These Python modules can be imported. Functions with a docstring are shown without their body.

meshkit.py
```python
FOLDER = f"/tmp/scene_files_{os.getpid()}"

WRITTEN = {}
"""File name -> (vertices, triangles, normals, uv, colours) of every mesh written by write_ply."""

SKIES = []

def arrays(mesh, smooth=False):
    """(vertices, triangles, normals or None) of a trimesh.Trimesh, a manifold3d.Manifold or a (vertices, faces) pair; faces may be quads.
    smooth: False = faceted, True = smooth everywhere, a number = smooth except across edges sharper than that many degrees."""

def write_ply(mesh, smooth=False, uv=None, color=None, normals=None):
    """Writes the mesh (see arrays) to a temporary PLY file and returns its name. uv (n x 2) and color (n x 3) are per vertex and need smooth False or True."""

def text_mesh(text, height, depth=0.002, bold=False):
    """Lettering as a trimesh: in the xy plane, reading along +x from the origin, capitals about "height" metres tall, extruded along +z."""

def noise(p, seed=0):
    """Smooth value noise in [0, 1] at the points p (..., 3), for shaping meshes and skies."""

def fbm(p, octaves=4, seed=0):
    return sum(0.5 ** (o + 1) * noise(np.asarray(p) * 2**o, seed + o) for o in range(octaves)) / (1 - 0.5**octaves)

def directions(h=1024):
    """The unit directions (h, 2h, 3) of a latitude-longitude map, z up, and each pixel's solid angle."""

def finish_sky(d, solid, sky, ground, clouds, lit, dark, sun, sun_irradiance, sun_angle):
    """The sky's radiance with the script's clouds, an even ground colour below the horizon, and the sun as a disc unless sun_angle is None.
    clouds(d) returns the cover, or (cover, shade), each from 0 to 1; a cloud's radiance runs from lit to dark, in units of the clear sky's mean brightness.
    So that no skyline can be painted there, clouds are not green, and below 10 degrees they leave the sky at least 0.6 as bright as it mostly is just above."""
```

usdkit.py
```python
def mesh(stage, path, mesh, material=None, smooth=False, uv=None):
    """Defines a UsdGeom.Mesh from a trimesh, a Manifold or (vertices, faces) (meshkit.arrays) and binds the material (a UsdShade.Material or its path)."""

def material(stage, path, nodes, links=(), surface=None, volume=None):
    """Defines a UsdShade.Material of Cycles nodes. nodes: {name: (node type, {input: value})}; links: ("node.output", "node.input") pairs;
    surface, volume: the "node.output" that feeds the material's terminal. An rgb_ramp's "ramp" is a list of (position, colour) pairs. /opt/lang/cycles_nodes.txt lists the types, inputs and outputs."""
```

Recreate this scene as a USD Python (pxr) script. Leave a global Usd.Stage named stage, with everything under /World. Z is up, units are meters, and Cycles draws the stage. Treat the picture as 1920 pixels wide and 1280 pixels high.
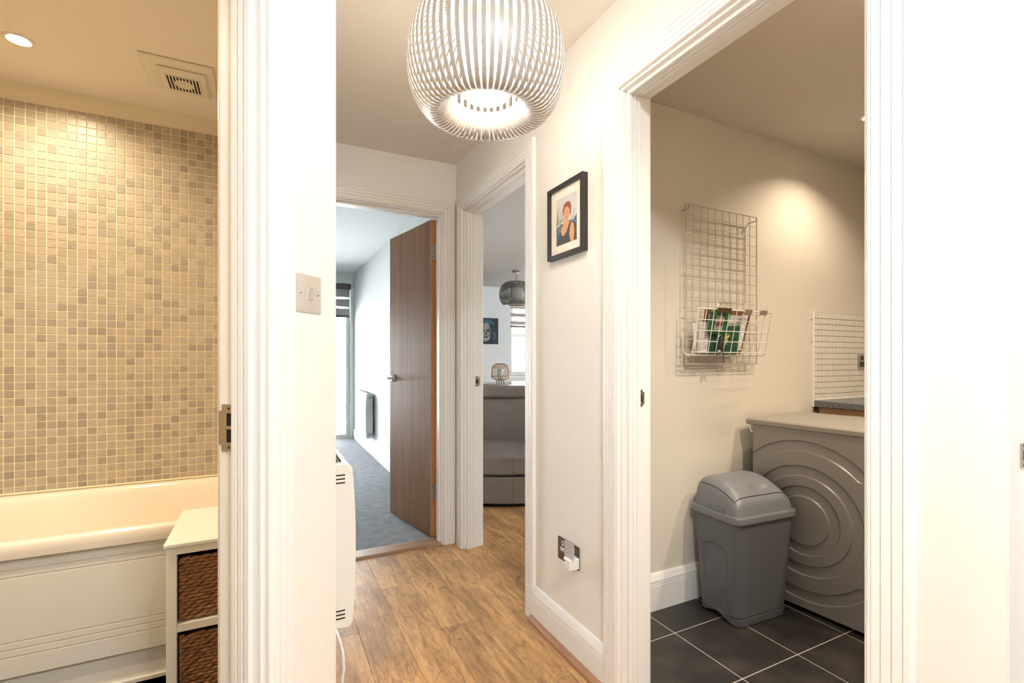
import math, random
import numpy as np, trimesh
import usdkit, meshkit
from pxr import Gf, Sdf, Usd, UsdGeom, UsdLux, UsdShade
from shapely.geometry import Polygon, box as sbox, Point
from shapely.ops import unary_union
import shapely.affinity as aff
import manifold3d as mf

random.seed(7); np.random.seed(7)
stage = Usd.Stage.CreateInMemory()
UsdGeom.SetStageUpAxis(stage, 'Z'); UsdGeom.SetStageMetersPerUnit(stage, 1.0)
UsdGeom.Xform.Define(stage, '/World'); stage.SetDefaultPrim(stage.GetPrimAtPath('/World'))
UsdGeom.Scope.Define(stage, '/World/Looks')

# ------------------------------------------------------------------ camera, daylight, exposure, lamp strengths
YAW, F_PX, V0, EYE = 0.46713, 905.0, 671.6, 1.15
cam = UsdGeom.Camera.Define(stage, '/World/camera')
cam.AddTranslateOp().Set(Gf.Vec3d(0, 0, EYE))
cam.AddRotateXYZOp().Set(Gf.Vec3f(90, 0, -math.degrees(YAW)))
cam.CreateHorizontalApertureAttr(36.0); cam.CreateVerticalApertureAttr(24.0)
cam.CreateFocalLengthAttr(36.0 * F_PX / 1920)
cam.CreateVerticalApertureOffsetAttr(36.0 * (V0 - 640) / 1920)
cam.CreateClippingRangeAttr(Gf.Vec2f(0.05, 200))
cam.CreateExposureAttr(0.12)
sky = UsdLux.DomeLight.Define(stage, '/World/sky')
sky.CreateIntensityAttr(SKY := 9.5); sky.CreateColorAttr(Gf.Vec3f(0.965, 0.985, 1.0))
L_HALL, L_NEAR, L_BATH, L_KITCHEN = 46.0, 190.0, 2050.0, 3350.0

# ------------------------------------------------------------------ materials
def mat(name, color, rough=0.5, var=0.0, vscale=3.0, bump=0.0, bscale=60.0, stretch=None, **kw):
    n = {'p': ('principled_bsdf', {'roughness': rough, 'base_color': color, **kw})}
    l = []
    if var or bump or stretch:
        n['g'] = ('geometry', {}); n['m'] = ('mapping', {'scale': stretch or (1, 1, 1)})
        l.append(('g.position', 'm.vector'))
    if var:
        n['n'] = ('noise_texture', {'scale': vscale, 'detail': 3.0})
        n['r'] = ('rgb_ramp', {'ramp': [(0.3, tuple(c * (1 - var) for c in color)), (0.7, tuple(min(1, c * (1 + var)) for c in color))]})
        l += [('m.vector', 'n.vector'), ('n.fac', 'r.fac'), ('r.color', 'p.base_color')]
    if bump:
        n['bn'] = ('noise_texture', {'scale': bscale, 'detail': 4.0})
        n['b'] = ('bump', {'strength': bump, 'distance': 0.002})
        l += [('m.vector', 'bn.vector'), ('bn.fac', 'b.height'), ('b.normal', 'p.normal')]
    return usdkit.material(stage, '/World/Looks/' + name, n, l, surface='p.BSDF')

def emit(name, color, strength):
    return usdkit.material(stage, '/World/Looks/' + name, {'e': ('emission', {'color': color, 'strength': strength})}, [], surface='e.emission')

WALL = mat('wall_paint', (0.81, 0.79, 0.75), 0.75)
WALLB = mat('bathroom_paint', (0.80, 0.71, 0.54), 0.7)
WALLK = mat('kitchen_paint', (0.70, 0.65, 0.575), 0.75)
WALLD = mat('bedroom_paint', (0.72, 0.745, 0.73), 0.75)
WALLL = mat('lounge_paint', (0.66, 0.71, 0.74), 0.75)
CEIL = mat('ceiling_paint', (0.79, 0.735, 0.67), 0.85)
CEILB = mat('bathroom_ceiling_paint', (0.84, 0.76, 0.66), 0.8)
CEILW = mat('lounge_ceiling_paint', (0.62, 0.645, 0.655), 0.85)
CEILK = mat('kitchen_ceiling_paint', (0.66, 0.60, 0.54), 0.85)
GLOSS = mat('white_gloss_woodwork', (0.85, 0.84, 0.82), 0.32)
WHITE = mat('white_plastic', (0.83, 0.835, 0.825), 0.35)
CREAMP = mat('aged_white_plastic', (0.78, 0.72, 0.60), 0.4)
ENAMEL = mat('bath_acrylic', (0.86, 0.79, 0.68), 0.12, coat_weight=0.4)
PANELW = mat('bath_panel_white', (0.80, 0.765, 0.70), 0.35, var=0.02, vscale=5)
CABW = mat('cabinet_white', (0.82, 0.79, 0.73), 0.4)
CHROME = mat('polished_chrome', (0.80, 0.78, 0.75), 0.12, metallic=1.0)
STEEL = mat('brushed_steel', (0.48, 0.43, 0.38), 0.38, metallic=1.0, bump=0.1, bscale=300)
DARK = mat('dark_gap', (0.015, 0.013, 0.012), 0.8)
BLACK = mat('black_plastic', (0.02, 0.02, 0.022), 0.4)
BRONZE = mat('bronze_plate', (0.13, 0.085, 0.05), 0.42, metallic=0.55)
BLACKW = mat('black_frame_wood', (0.03, 0.026, 0.025), 0.38)
MOUNT = mat('mount_card', (0.86, 0.79, 0.69), 0.8)
GREYP = mat('grey_bin_plastic', (0.118, 0.125, 0.140), 0.45, bump=0.15, bscale=700)
GREYL = mat('grey_lid_plastic', (0.19, 0.20, 0.222), 0.38, bump=0.12, bscale=700)
WASH = mat('washer_grey_enamel', (0.285, 0.272, 0.262), 0.34, metallic=0.25)
WASHTOP = mat('washer_top', (0.30, 0.275, 0.245), 0.5)
WIRE = mat('white_coated_wire', (0.78, 0.74, 0.68), 0.4)
WIREG = mat('dull_coated_wire', (0.50, 0.45, 0.38), 0.45)
PAPER = mat('paper', (0.70, 0.68, 0.68), 0.8, var=0.05, vscale=30)
GREEN = mat('green_painted_wood', (0.012, 0.12, 0.055), 0.5, var=0.15, vscale=40)
GREEND = mat('dark_green_card', (0.01, 0.085, 0.05), 0.6)
LEAFY = mat('leaf_green', (0.20, 0.33, 0.05), 0.6)
YEL = mat('yellow_ribbon', (0.55, 0.42, 0.06), 0.6)
BROWNF = mat('brown_frame_wood', (0.17, 0.075, 0.025), 0.5, var=0.2, vscale=20)
LEATHER = mat('taupe_leather', (0.235, 0.205, 0.19), 0.42, var=0.05, vscale=6, bump=0.3, bscale=120)
GLASSY = mat('clear_glass', (0.85, 0.95, 0.93), 0.03, transmission_weight=0.9, ior=1.45)
CLEARP = mat('frosted_clear_plastic', (0.80, 0.80, 0.82), 0.25, transmission_weight=0.55, ior=1.2)
BAMBOO = mat('bamboo', (0.50, 0.33, 0.19), 0.5)
SHADE = mat('shade_metal', (0.46, 0.43, 0.41), 0.42, metallic=0.1)
SHADEL = mat('shade_metal_dark', (0.15, 0.15, 0.135), 0.45, metallic=0.1)
BLINDD = mat('blind_dark', (0.08, 0.075, 0.07), 0.6)
BLINDG = mat('blind_grey_stripe', (0.36, 0.36, 0.34), 0.8)
BLINDS = usdkit.material(stage, '/World/Looks/blind_sheer', {'d': ('diffuse_bsdf', {'color': (0.75, 0.77, 0.77)}), 't': ('translucent_bsdf', {'color': (0.80, 0.83, 0.83)}), 'm': ('mix_closure', {'fac': 0.6})},
                         [('d.BSDF', 'm.closure1'), ('t.BSDF', 'm.closure2')], surface='m.closure')
PANE = usdkit.material(stage, '/World/Looks/window_pane', {'t': ('transparent_bsdf', {'color': (0.97, 0.985, 0.98)}), 'g': ('glossy_bsdf', {'roughness': 0.02, 'color': (1, 1, 1)}), 'f': ('fresnel', {'IOR': 1.45}), 'm': ('mix_closure', {})},
                       [('f.fac', 'm.fac'), ('t.BSDF', 'm.closure1'), ('g.BSDF', 'm.closure2')], surface='m.closure')
UPVC = mat('window_frame_white', (0.90, 0.91, 0.91), 0.35)
HEATG = mat('heater_grey', (0.66, 0.70, 0.68), 0.45)
BEAD = mat('beading_wood', (0.33, 0.17, 0.09), 0.4, var=0.12, vscale=3, stretch=(40, 2, 40))
THRESH = mat('threshold_wood', (0.33, 0.20, 0.12), 0.35, var=0.2, vscale=4, stretch=(2, 30, 30))
CORK = mat('beech_edge', (0.55, 0.33, 0.18), 0.5, var=0.1, vscale=5, stretch=(30, 2, 30))
GROUT = mat('bathroom_grout', (0.86, 0.74, 0.50), 0.8)
GROUTK = mat('pale_grout', (0.50, 0.46, 0.42), 0.85)
GROUTS = mat('grey_brown_grout', (0.36, 0.31, 0.26), 0.85)
SPLASH = mat('white_mosaic_tile', (0.72, 0.68, 0.625), 0.22, var=0.04, vscale=30)
VINYL = mat('dark_vinyl', (0.09, 0.06, 0.04), 0.5, var=0.3, vscale=8)
OAKEDGE = mat('door_lipping', (0.43, 0.19, 0.065), 0.45, var=0.12, vscale=3, stretch=(20, 20, 1.5))
WORKTOP = usdkit.material(stage, '/World/Looks/worktop_speckle', {'g': ('geometry', {}), 'n': ('noise_texture', {'scale': 260.0, 'detail': 3.0}), 'r': ('rgb_ramp', {'ramp': [(0.36, (0.035, 0.037, 0.042)), (0.5, (0.13, 0.135, 0.145)), (0.66, (0.32, 0.32, 0.33))]}), 'p': ('principled_bsdf', {'roughness': 0.35})},
                          [('g.position', 'n.vector'), ('n.fac', 'r.fac'), ('r.color', 'p.base_color')], surface='p.BSDF')

def node_mat(name, nodes, links):
    return usdkit.material(stage, '/World/Looks/' + name, nodes, links, surface='p.BSDF')

# mosaic: one tone per tile cell, fine streaks inside each tile
P_MOS = 0.0352
MOSAIC = node_mat('bath_mosaic', {
    'g': ('geometry', {}), 'o': ('vector_math', {'math_type': 'subtract', 'vector2': (-1.0251, 0, 2.2778)}),
    's': ('vector_math', {'math_type': 'divide', 'vector2': (P_MOS, 1000.0, P_MOS)}), 'f': ('vector_math', {'math_type': 'floor'}),
    'w': ('white_noise_texture', {'dimensions': '3D'}),
    'r': ('rgb_ramp', {'ramp': [(0.0, (0.33, 0.285, 0.235)), (0.12, (0.36, 0.31, 0.25)), (0.3, (0.435, 0.37, 0.295)), (1.0, (0.485, 0.415, 0.33))]}),
    'mp': ('mapping', {'scale': (40, 40, 150)}), 'n': ('noise_texture', {'scale': 1.0, 'detail': 5.0}),
    'nr': ('rgb_ramp', {'ramp': [(0.3, (0.86, 0.86, 0.86)), (0.6, (1, 1, 1))]}), 'mx': ('mix_color', {'blend_type': 'multiply', 'fac': 1.0}),
    'p': ('principled_bsdf', {'roughness': 0.35})},
    [('g.position', 'o.vector1'), ('o.vector', 's.vector1'), ('s.vector', 'f.vector1'), ('f.vector', 'w.vector'), ('w.value', 'r.fac'), ('g.position', 'mp.vector'), ('mp.vector', 'n.vector'),
     ('n.fac', 'nr.fac'), ('r.color', 'mx.a'), ('nr.color', 'mx.b'), ('mx.result', 'p.base_color')])

# oak laminate: planks run along y, tone per plank, stretched grain, dark knots and cracks
P_PL = 0.161
def oak(name, ramp, rough, scale, plank=True, knots=True):
    nodes = {'g': ('geometry', {}), 'sx': ('separate_xyz', {}), 'ad': ('math', {'math_type': 'subtract', 'value2': 0.499}), 'dv': ('math', {'math_type': 'divide', 'value2': P_PL}), 'fl': ('math', {'math_type': 'floor'}),
             'wn': ('white_noise_texture', {'dimensions': '1D'}), 'oi': ('object_info', {}), 'a2': ('math', {'math_type': 'add'}), 'mu': ('math', {'math_type': 'multiply', 'value2': 17.0}),
             'cx': ('combine_xyz', {}), 'av': ('vector_math', {'math_type': 'add'}),
             'm': ('mapping', {'scale': scale}), 'n': ('noise_texture', {'scale': 1.0, 'detail': 5.0, 'roughness': 0.62, 'distortion': 0.6}),
             'r': ('rgb_ramp', {'ramp': ramp}),
             'm2': ('mapping', {'scale': tuple(s * 3.2 for s in scale)}), 'n2': ('noise_texture', {'scale': 1.6, 'detail': 4.0}), 'r2': ('rgb_ramp', {'ramp': [(0.32, (0.72, 0.70, 0.68)), (0.55, (1, 1, 1))]}),
             'x1': ('mix_color', {'blend_type': 'multiply', 'fac': 0.75}),
             'p': ('principled_bsdf', {'roughness': rough, 'specular_ior_level': 0.35}), 'b': ('bump', {'strength': 0.12, 'distance': 0.002})}
    links = [('g.position', 'sx.vector'), ('sx.x', 'ad.value1'), ('ad.value', 'dv.value1'), ('dv.value', 'fl.value1'), ('fl.value', 'wn.w'), ('wn.value', 'a2.value1'), ('oi.random', 'a2.value2'), ('a2.value', 'mu.value1'),
             ('mu.value', 'cx.z'), ('g.position', 'av.vector1'), ('cx.vector', 'av.vector2'), ('av.vector', 'm.vector'), ('m.vector', 'n.vector'), ('n.fac', 'r.fac'), ('av.vector', 'm2.vector'), ('m2.vector', 'n2.vector'), ('n2.fac', 'r2.fac'),
             ('r.color', 'x1.a'), ('r2.color', 'x1.b'), ('n2.fac', 'b.height'), ('b.normal', 'p.normal')]
    last = 'x1.result'
    if knots:
        nodes |= {'m3': ('mapping', {'scale': (13.0, 5.0, 13.0)}), 'v': ('noise_texture', {'scale': 1.0, 'detail': 3.0, 'roughness': 0.7, 'distortion': 1.2}), 'vr': ('rgb_ramp', {'ramp': [(0.0, (0.22, 0.16, 0.12)), (0.27, (0.30, 0.23, 0.18)), (0.33, (1, 1, 1)), (1.0, (1, 1, 1))]}),
                  'x2': ('mix_color', {'blend_type': 'multiply', 'fac': 0.8}),
                  'm4': ('mapping', {'scale': (5.5, 2.4, 5.5)}), 'n4': ('noise_texture', {'scale': 1.0, 'detail': 3.0}), 'r4': ('rgb_ramp', {'ramp': [(0.33, (0.60, 0.56, 0.54)), (0.6, (1.12, 1.1, 1.05))]}), 'x3': ('mix_color', {'blend_type': 'multiply', 'fac': 0.85, 'use_clamp': False}),
                  'm5': ('mapping', {'scale': (7.0, 2.3, 7.0)}), 'n5': ('noise_texture', {'scale': 1.0, 'detail': 1.5, 'distortion': 0.5}), 'k5': ('math', {'math_type': 'multiply', 'value2': 26.0}), 'pp': ('math', {'math_type': 'pingpong', 'value2': 1.0}), 'r5': ('rgb_ramp', {'ramp': [(0.0, (0.50, 0.44, 0.40)), (0.16, (0.92, 0.9, 0.88)), (0.4, (1, 1, 1))]}),
                  'm6': ('mapping', {'scale': (6.0, 3.0, 6.0), 'location': (3.1, 7.7, 1.3)}), 'n6': ('noise_texture', {'scale': 1.0, 'detail': 2.0}), 'r6': ('rgb_ramp', {'ramp': [(0.42, (0.04, 0.04, 0.04)), (0.62, (0.85, 0.85, 0.85))]}), 'x5': ('mix_color', {'blend_type': 'multiply'})}
        links += [('av.vector', 'm3.vector'), ('m3.vector', 'v.vector'), ('v.fac', 'vr.fac'), (last, 'x2.a'), ('vr.color', 'x2.b'), ('av.vector', 'm4.vector'), ('m4.vector', 'n4.vector'), ('n4.fac', 'r4.fac'), ('x2.result', 'x3.a'), ('r4.color', 'x3.b'),
                  ('av.vector', 'm5.vector'), ('m5.vector', 'n5.vector'), ('n5.fac', 'k5.value1'), ('k5.value', 'pp.value1'), ('pp.value', 'r5.fac'), ('av.vector', 'm6.vector'), ('m6.vector', 'n6.vector'), ('n6.fac', 'r6.fac'), ('r6.color', 'x5.fac'), ('x3.result', 'x5.a'), ('r5.color', 'x5.b')]
        last = 'x5.result'
    links.append((last, 'p.base_color'))
    return node_mat(name, nodes, links)
PLANK = oak('oak_laminate', [(0.25, (0.28, 0.152, 0.063)), (0.45, (0.49, 0.280, 0.122)), (0.60, (0.61, 0.365, 0.165)), (0.78, (0.72, 0.465, 0.228))], 0.40, (55.0, 6.5, 55.0))
OAKDOOR = oak('oak_veneer', [(0.30, (0.125, 0.050, 0.016)), (0.5, (0.185, 0.080, 0.027)), (0.72, (0.235, 0.110, 0.040))], 0.50, (22.0, 22.0, 0.9), knots=False)

FLOORTILE = node_mat('charcoal_floor_tile', {
    'g': ('geometry', {}), 'n': ('noise_texture', {'scale': 6.0, 'detail': 4.0}), 'r': ('rgb_ramp', {'ramp': [(0.35, (0.016, 0.0155, 0.015)), (0.55, (0.030, 0.027, 0.025)), (0.72, (0.056, 0.045, 0.038))]}),
    'n2': ('noise_texture', {'scale': 420.0, 'detail': 2.0}), 'r2': ('rgb_ramp', {'ramp': [(0.35, (0.7, 0.7, 0.7)), (0.65, (1.25, 1.25, 1.25))]}), 'x': ('mix_color', {'blend_type': 'multiply', 'fac': 0.8}),
    'b': ('bump', {'strength': 0.25, 'distance': 0.002}), 'p': ('principled_bsdf', {'roughness': 0.42})},
    [('g.position', 'n.vector'), ('g.position', 'n2.vector'), ('n.fac', 'r.fac'), ('n2.fac', 'r2.fac'), ('r.color', 'x.a'), ('r2.color', 'x.b'), ('x.result', 'p.base_color'), ('n2.fac', 'b.height'), ('b.normal', 'p.normal')])
CARPET = node_mat('blue_grey_carpet', {
    'g': ('geometry', {}), 'n': ('noise_texture', {'scale': 14.0, 'detail': 6.0, 'roughness': 0.7}), 'r': ('rgb_ramp', {'ramp': [(0.3, (0.085, 0.095, 0.115)), (0.7, (0.235, 0.25, 0.285))]}),
    'n2': ('noise_texture', {'scale': 300.0, 'detail': 2.0}), 'b': ('bump', {'strength': 0.9, 'distance': 0.008}), 'p': ('principled_bsdf', {'roughness': 0.95, 'sheen_weight': 0.3})},
    [('g.position', 'n.vector'), ('g.position', 'n2.vector'), ('n.fac', 'r.fac'), ('r.color', 'p.base_color'), ('n2.fac', 'b.height'), ('b.normal', 'p.normal')])
SEAGRASS = node_mat('woven_seagrass', {
    'g': ('geometry', {}), 'n': ('noise_texture', {'scale': 90.0, 'detail': 3.0}), 'a': ('math', {'math_type': 'add'}), 'h': ('math', {'math_type': 'multiply', 'value2': 0.5}),
    'r': ('rgb_ramp', {'ramp': [(0.2, (0.22, 0.095, 0.036)), (0.5, (0.50, 0.245, 0.105)), (0.8, (0.68, 0.40, 0.20))]}), 'p': ('principled_bsdf', {'roughness': 0.5})},
    [('g.position', 'n.vector'), ('n.fac', 'a.value1'), ('g.random_per_island', 'a.value2'), ('a.value', 'h.value1'), ('h.value', 'r.fac'), ('r.color', 'p.base_color')])
OPAL = emit('opal_glass_lit', (1.0, 0.88, 0.70), L_HALL)
OPAL2 = emit('unseen_ceiling_lamp_lit', (0.93, 0.975, 1.0), L_NEAR)
SPOTB2 = emit('unseen_bathroom_lamp_lit', (1.0, 0.80, 0.55), 3300.0)
SPOTK2 = emit('unseen_kitchen_lamp_lit', (1.0, 0.83, 0.62), 6200.0)
SPOTB = emit('bathroom_lamp_lit', (1.0, 0.80, 0.55), L_BATH)
SPOTK = emit('kitchen_lamp_lit', (1.0, 0.83, 0.62), L_KITCHEN)
OPALOFF = mat('opal_glass_unlit', (0.72, 0.73, 0.71), 0.25)
# ------------------------------------------------------------------ helpers
used = {}
def numbered(parent, name):
    k = (parent, name); used[k] = used.get(k, 0) + 1
    return f'{parent}/{name}' if used[k] == 1 else f'{parent}/{name}_{used[k]-1:03d}'

def setdata(p, label=None, cat=None, group=None, kind=None):
    for k, v in (('label', label), ('category', cat), ('group', group), ('kind', kind)):
        if v: p.SetCustomDataByKey(k, v)

class Thing:
    def __init__(s, name, label=None, cat=None, loc=(0, 0, 0), rotz=0.0, group=None, kind=None, path=None):
        s.path = numbered('/World', name); s.loc = np.array(loc, float); s.rot = rotz
        x = UsdGeom.Xform.Define(stage, s.path); x.AddTranslateOp().Set(Gf.Vec3d(*map(float, loc)))
        if rotz: x.AddRotateZOp().Set(float(math.degrees(rotz)))
        setdata(x.GetPrim(), label, cat, group, kind); s.prim = x.GetPrim()
    def part(s, name, m, material, smooth=30, label=None, world=True, under=None, kind=None):
        """m in world coordinates (world=True) or in the thing's own frame"""
        if isinstance(m, (list, tuple)): m = join(m)
        m = m.copy()
        if world:
            m.apply_translation(-s.loc)
            if s.rot: m.apply_transform(trimesh.transformations.rotation_matrix(-s.rot, [0, 0, 1]))
        path = numbered(under or s.path, name)
        usdkit.mesh(stage, path, m, material, smooth=smooth)
        setdata(stage.GetPrimAtPath(path), label, None, None, kind)
        return path

def struct(name, m, material, label=None, cat=None, smooth=False, kind='structure'):
    if isinstance(m, (list, tuple)): m = join(m)
    path = numbered('/World', name)
    usdkit.mesh(stage, path, m, material, smooth=smooth)
    setdata(stage.GetPrimAtPath(path), label, cat, None, kind)
    return path

def copy_of(src, name, label, cat, loc, rotz=0.0, group=None):
    path = numbered('/World', name)
    x = UsdGeom.Xform.Define(stage, path); x.AddTranslateOp().Set(Gf.Vec3d(*map(float, loc)))
    if rotz: x.AddRotateZOp().Set(math.degrees(rotz))
    x.GetPrim().GetReferences().AddInternalReference(src.path); x.GetPrim().SetInstanceable(True)
    setdata(x.GetPrim(), label, cat, group)
    return x.GetPrim()

def join(ms):
    ms = [m for m in ms]
    return ms[0].copy() if len(ms) == 1 else trimesh.util.concatenate(ms)

def bx(x0, y0, z0, x1, y1, z1, bev=0.0):
    x0, x1 = min(x0, x1), max(x0, x1); y0, y1 = min(y0, y1), max(y0, y1); z0, z1 = min(z0, z1), max(z0, z1)
    if bev <= 0:
        m = trimesh.creation.box((x1 - x0, y1 - y0, z1 - z0)); m.apply_translation(((x0 + x1) / 2, (y0 + y1) / 2, (z0 + z1) / 2)); return m
    b = min(bev, .49 * (x1 - x0), .49 * (y1 - y0), .49 * (z1 - z0)); pts = []
    for X, sx in ((x0, 1), (x1, -1)):
        for Y, sy in ((y0, 1), (y1, -1)):
            for Z, sz in ((z0, 1), (z1, -1)):
                pts += [(X, Y + sy * b, Z + sz * b), (X + sx * b, Y, Z + sz * b), (X + sx * b, Y + sy * b, Z)]
    return trimesh.convex.convex_hull(np.array(pts))

def rbox(x0, y0, z0, x1, y1, z1, r, n=12):
    """box with rounded edges: hull of eight small spheres"""
    s = trimesh.creation.icosphere(2, r); V = []
    for X in (x0 + r, x1 - r):
        for Y in (y0 + r, y1 - r):
            for Z in (z0 + r, z1 - r): V.append(s.vertices + (X, Y, Z))
    return trimesh.convex.convex_hull(np.vstack(V))

def extr(poly, h):
    return join([trimesh.creation.extrude_polygon(g, h, engine='earcut') for g in getattr(poly, 'geoms', [poly]) if g.geom_type == 'Polygon' and g.area > 0])

def extr_to(poly, h, M):
    """polygon in (a,b) extruded along c; M maps (a,b,c) to the world: 4x4"""
    m = extr(poly, h); m.apply_transform(M)
    if np.linalg.det(M[:3, :3]) < 0: m.invert()
    return m

def frame(o, a, b, c):
    M = np.eye(4); M[:3, 0] = a; M[:3, 1] = b; M[:3, 2] = c; M[:3, 3] = o; return M

def tube(pts, r, sides=8, closed=False):
    p = np.array(pts, float)
    if closed:
        t = np.roll(p, -1, 0) - np.roll(p, 1, 0)
    else:
        t = np.gradient(p, axis=0)
    t /= np.linalg.norm(t, axis=1, keepdims=True) + 1e-12
    ref = np.array([0, 0, 1.0]) if abs(t[0][2]) < .9 else np.array([1.0, 0, 0])
    a = np.cross(t[0], ref); a /= np.linalg.norm(a); A = []
    for i in range(len(p)):
        a = a - t[i] * (a @ t[i]); a /= np.linalg.norm(a) + 1e-12; A.append(a)
    A = np.array(A); B = np.cross(t, A); ang = np.arange(sides) * 2 * np.pi / sides
    rr = np.broadcast_to(r, (len(p),))
    v = p[:, None] + rr[:, None, None] * (np.cos(ang)[None, :, None] * A[:, None] + np.sin(ang)[None, :, None] * B[:, None])
    n = len(p); f = []
    for i in range(n if closed else n - 1):
        i2 = (i + 1) % n
        for j in range(sides):
            j2 = (j + 1) % sides
            f += [(i * sides + j, i * sides + j2, i2 * sides + j2), (i * sides + j, i2 * sides + j2, i2 * sides + j)]
    v = v.reshape(-1, 3)
    if not closed:
        k = len(v); v = np.vstack([v, p[0], p[-1]])
        for j in range(sides):
            j2 = (j + 1) % sides
            f += [(k, j2, j), (k + 1, (n - 1) * sides + j, (n - 1) * sides + j2)]
    m = trimesh.Trimesh(v, np.array(f), process=False)
    if m.volume < 0: m.invert()
    return m

def cyl(p0, p1, r, sides=16, r1=None):
    return tube([p0, p1], [r, r if r1 is None else r1], sides)

def lathe(prof, c=(0, 0, 0), n=48, closed=False):
    prof = np.array(prof, float); k = len(prof); ang = np.arange(n) * 2 * np.pi / n
    v = np.stack([prof[None, :, 0] * np.cos(ang)[:, None], prof[None, :, 0] * np.sin(ang)[:, None], np.broadcast_to(prof[None, :, 1], (n, k))], -1).reshape(-1, 3)
    f = []
    for i in range(n):
        i2 = (i + 1) % n
        for j in range(k if closed else k - 1):
            j2 = (j + 1) % k
            f += [(i * k + j, i2 * k + j, i2 * k + j2), (i * k + j, i2 * k + j2, i * k + j2)]
    m = trimesh.Trimesh(v, np.array(f), process=True); m.apply_translation(c)
    if m.is_watertight and m.volume < 0: m.invert()
    return m

def rrect(x0, y0, x1, y1, r, n=6):
    pts = []
    for cx, cy, a in ((x1 - r, y1 - r, 0), (x0 + r, y1 - r, 90), (x0 + r, y0 + r, 180), (x1 - r, y0 + r, 270)):
        for k in range(n + 1):
            t = math.radians(a + 90 * k / n); pts.append((cx + r * math.cos(t), cy + r * math.sin(t)))
    return np.array(pts)

def loft(rings, cap0=True, cap1=True):
    """rings: equally long closed point loops (k x 3)"""
    R = np.array(rings, float); n, k = R.shape[:2]; f = []
    for i in range(n - 1):
        for j in range(k):
            j2 = (j + 1) % k
            f += [(i * k + j, i * k + j2, (i + 1) * k + j2), (i * k + j, (i + 1) * k + j2, (i + 1) * k + j)]
    v = R.reshape(-1, 3)
    for cap, i in ((cap0, 0), (cap1, n - 1)):
        if cap:
            c = len(v); v = np.vstack([v, R[i].mean(0)])
            for j in range(k):
                j2 = (j + 1) % k; f.append((c, i * k + j2, i * k + j) if i == 0 else (c, i * k + j, i * k + j2))
    m = trimesh.Trimesh(v, np.array(f), process=False)
    if cap0 and cap1 and m.volume < 0: m.invert()
    return m

def sweep_mitre(prof, path, nrm, out):
    """prof (a,b) closed: a = away from the path to the side 'out', b = along nrm. path: 2 points with the mitre offset directions out[i] (3-vectors scaled)."""
    rings = []
    for p, o in zip(path, out):
        rings.append([np.array(p) + a * np.array(o) + b * np.array(nrm) for a, b in prof])
    return loft(rings)

def rot_about(m, ang, axis, pt):
    m.apply_transform(trimesh.transformations.rotation_matrix(ang, axis, pt)); return m

# architrave profile: a from the inner edge outwards, b proud of the wall
def groove(a, w=0.0035, d=0.003, b=0.018): return [(a - w / 2, b), (a - w / 6, b - d), (a + w / 6, b - d), (a + w / 2, b)]
ARCH = [(0, 0), (0, 0.011), (0.002, 0.0145), (0.006, 0.0160), (0.009, 0.0155), (0.0105, 0.018)] + groove(0.025) + groove(0.043) + groove(0.061) + [(0.070, 0.018), (0.0735, 0.0165), (0.075, 0.013), (0.075, 0)]

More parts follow.
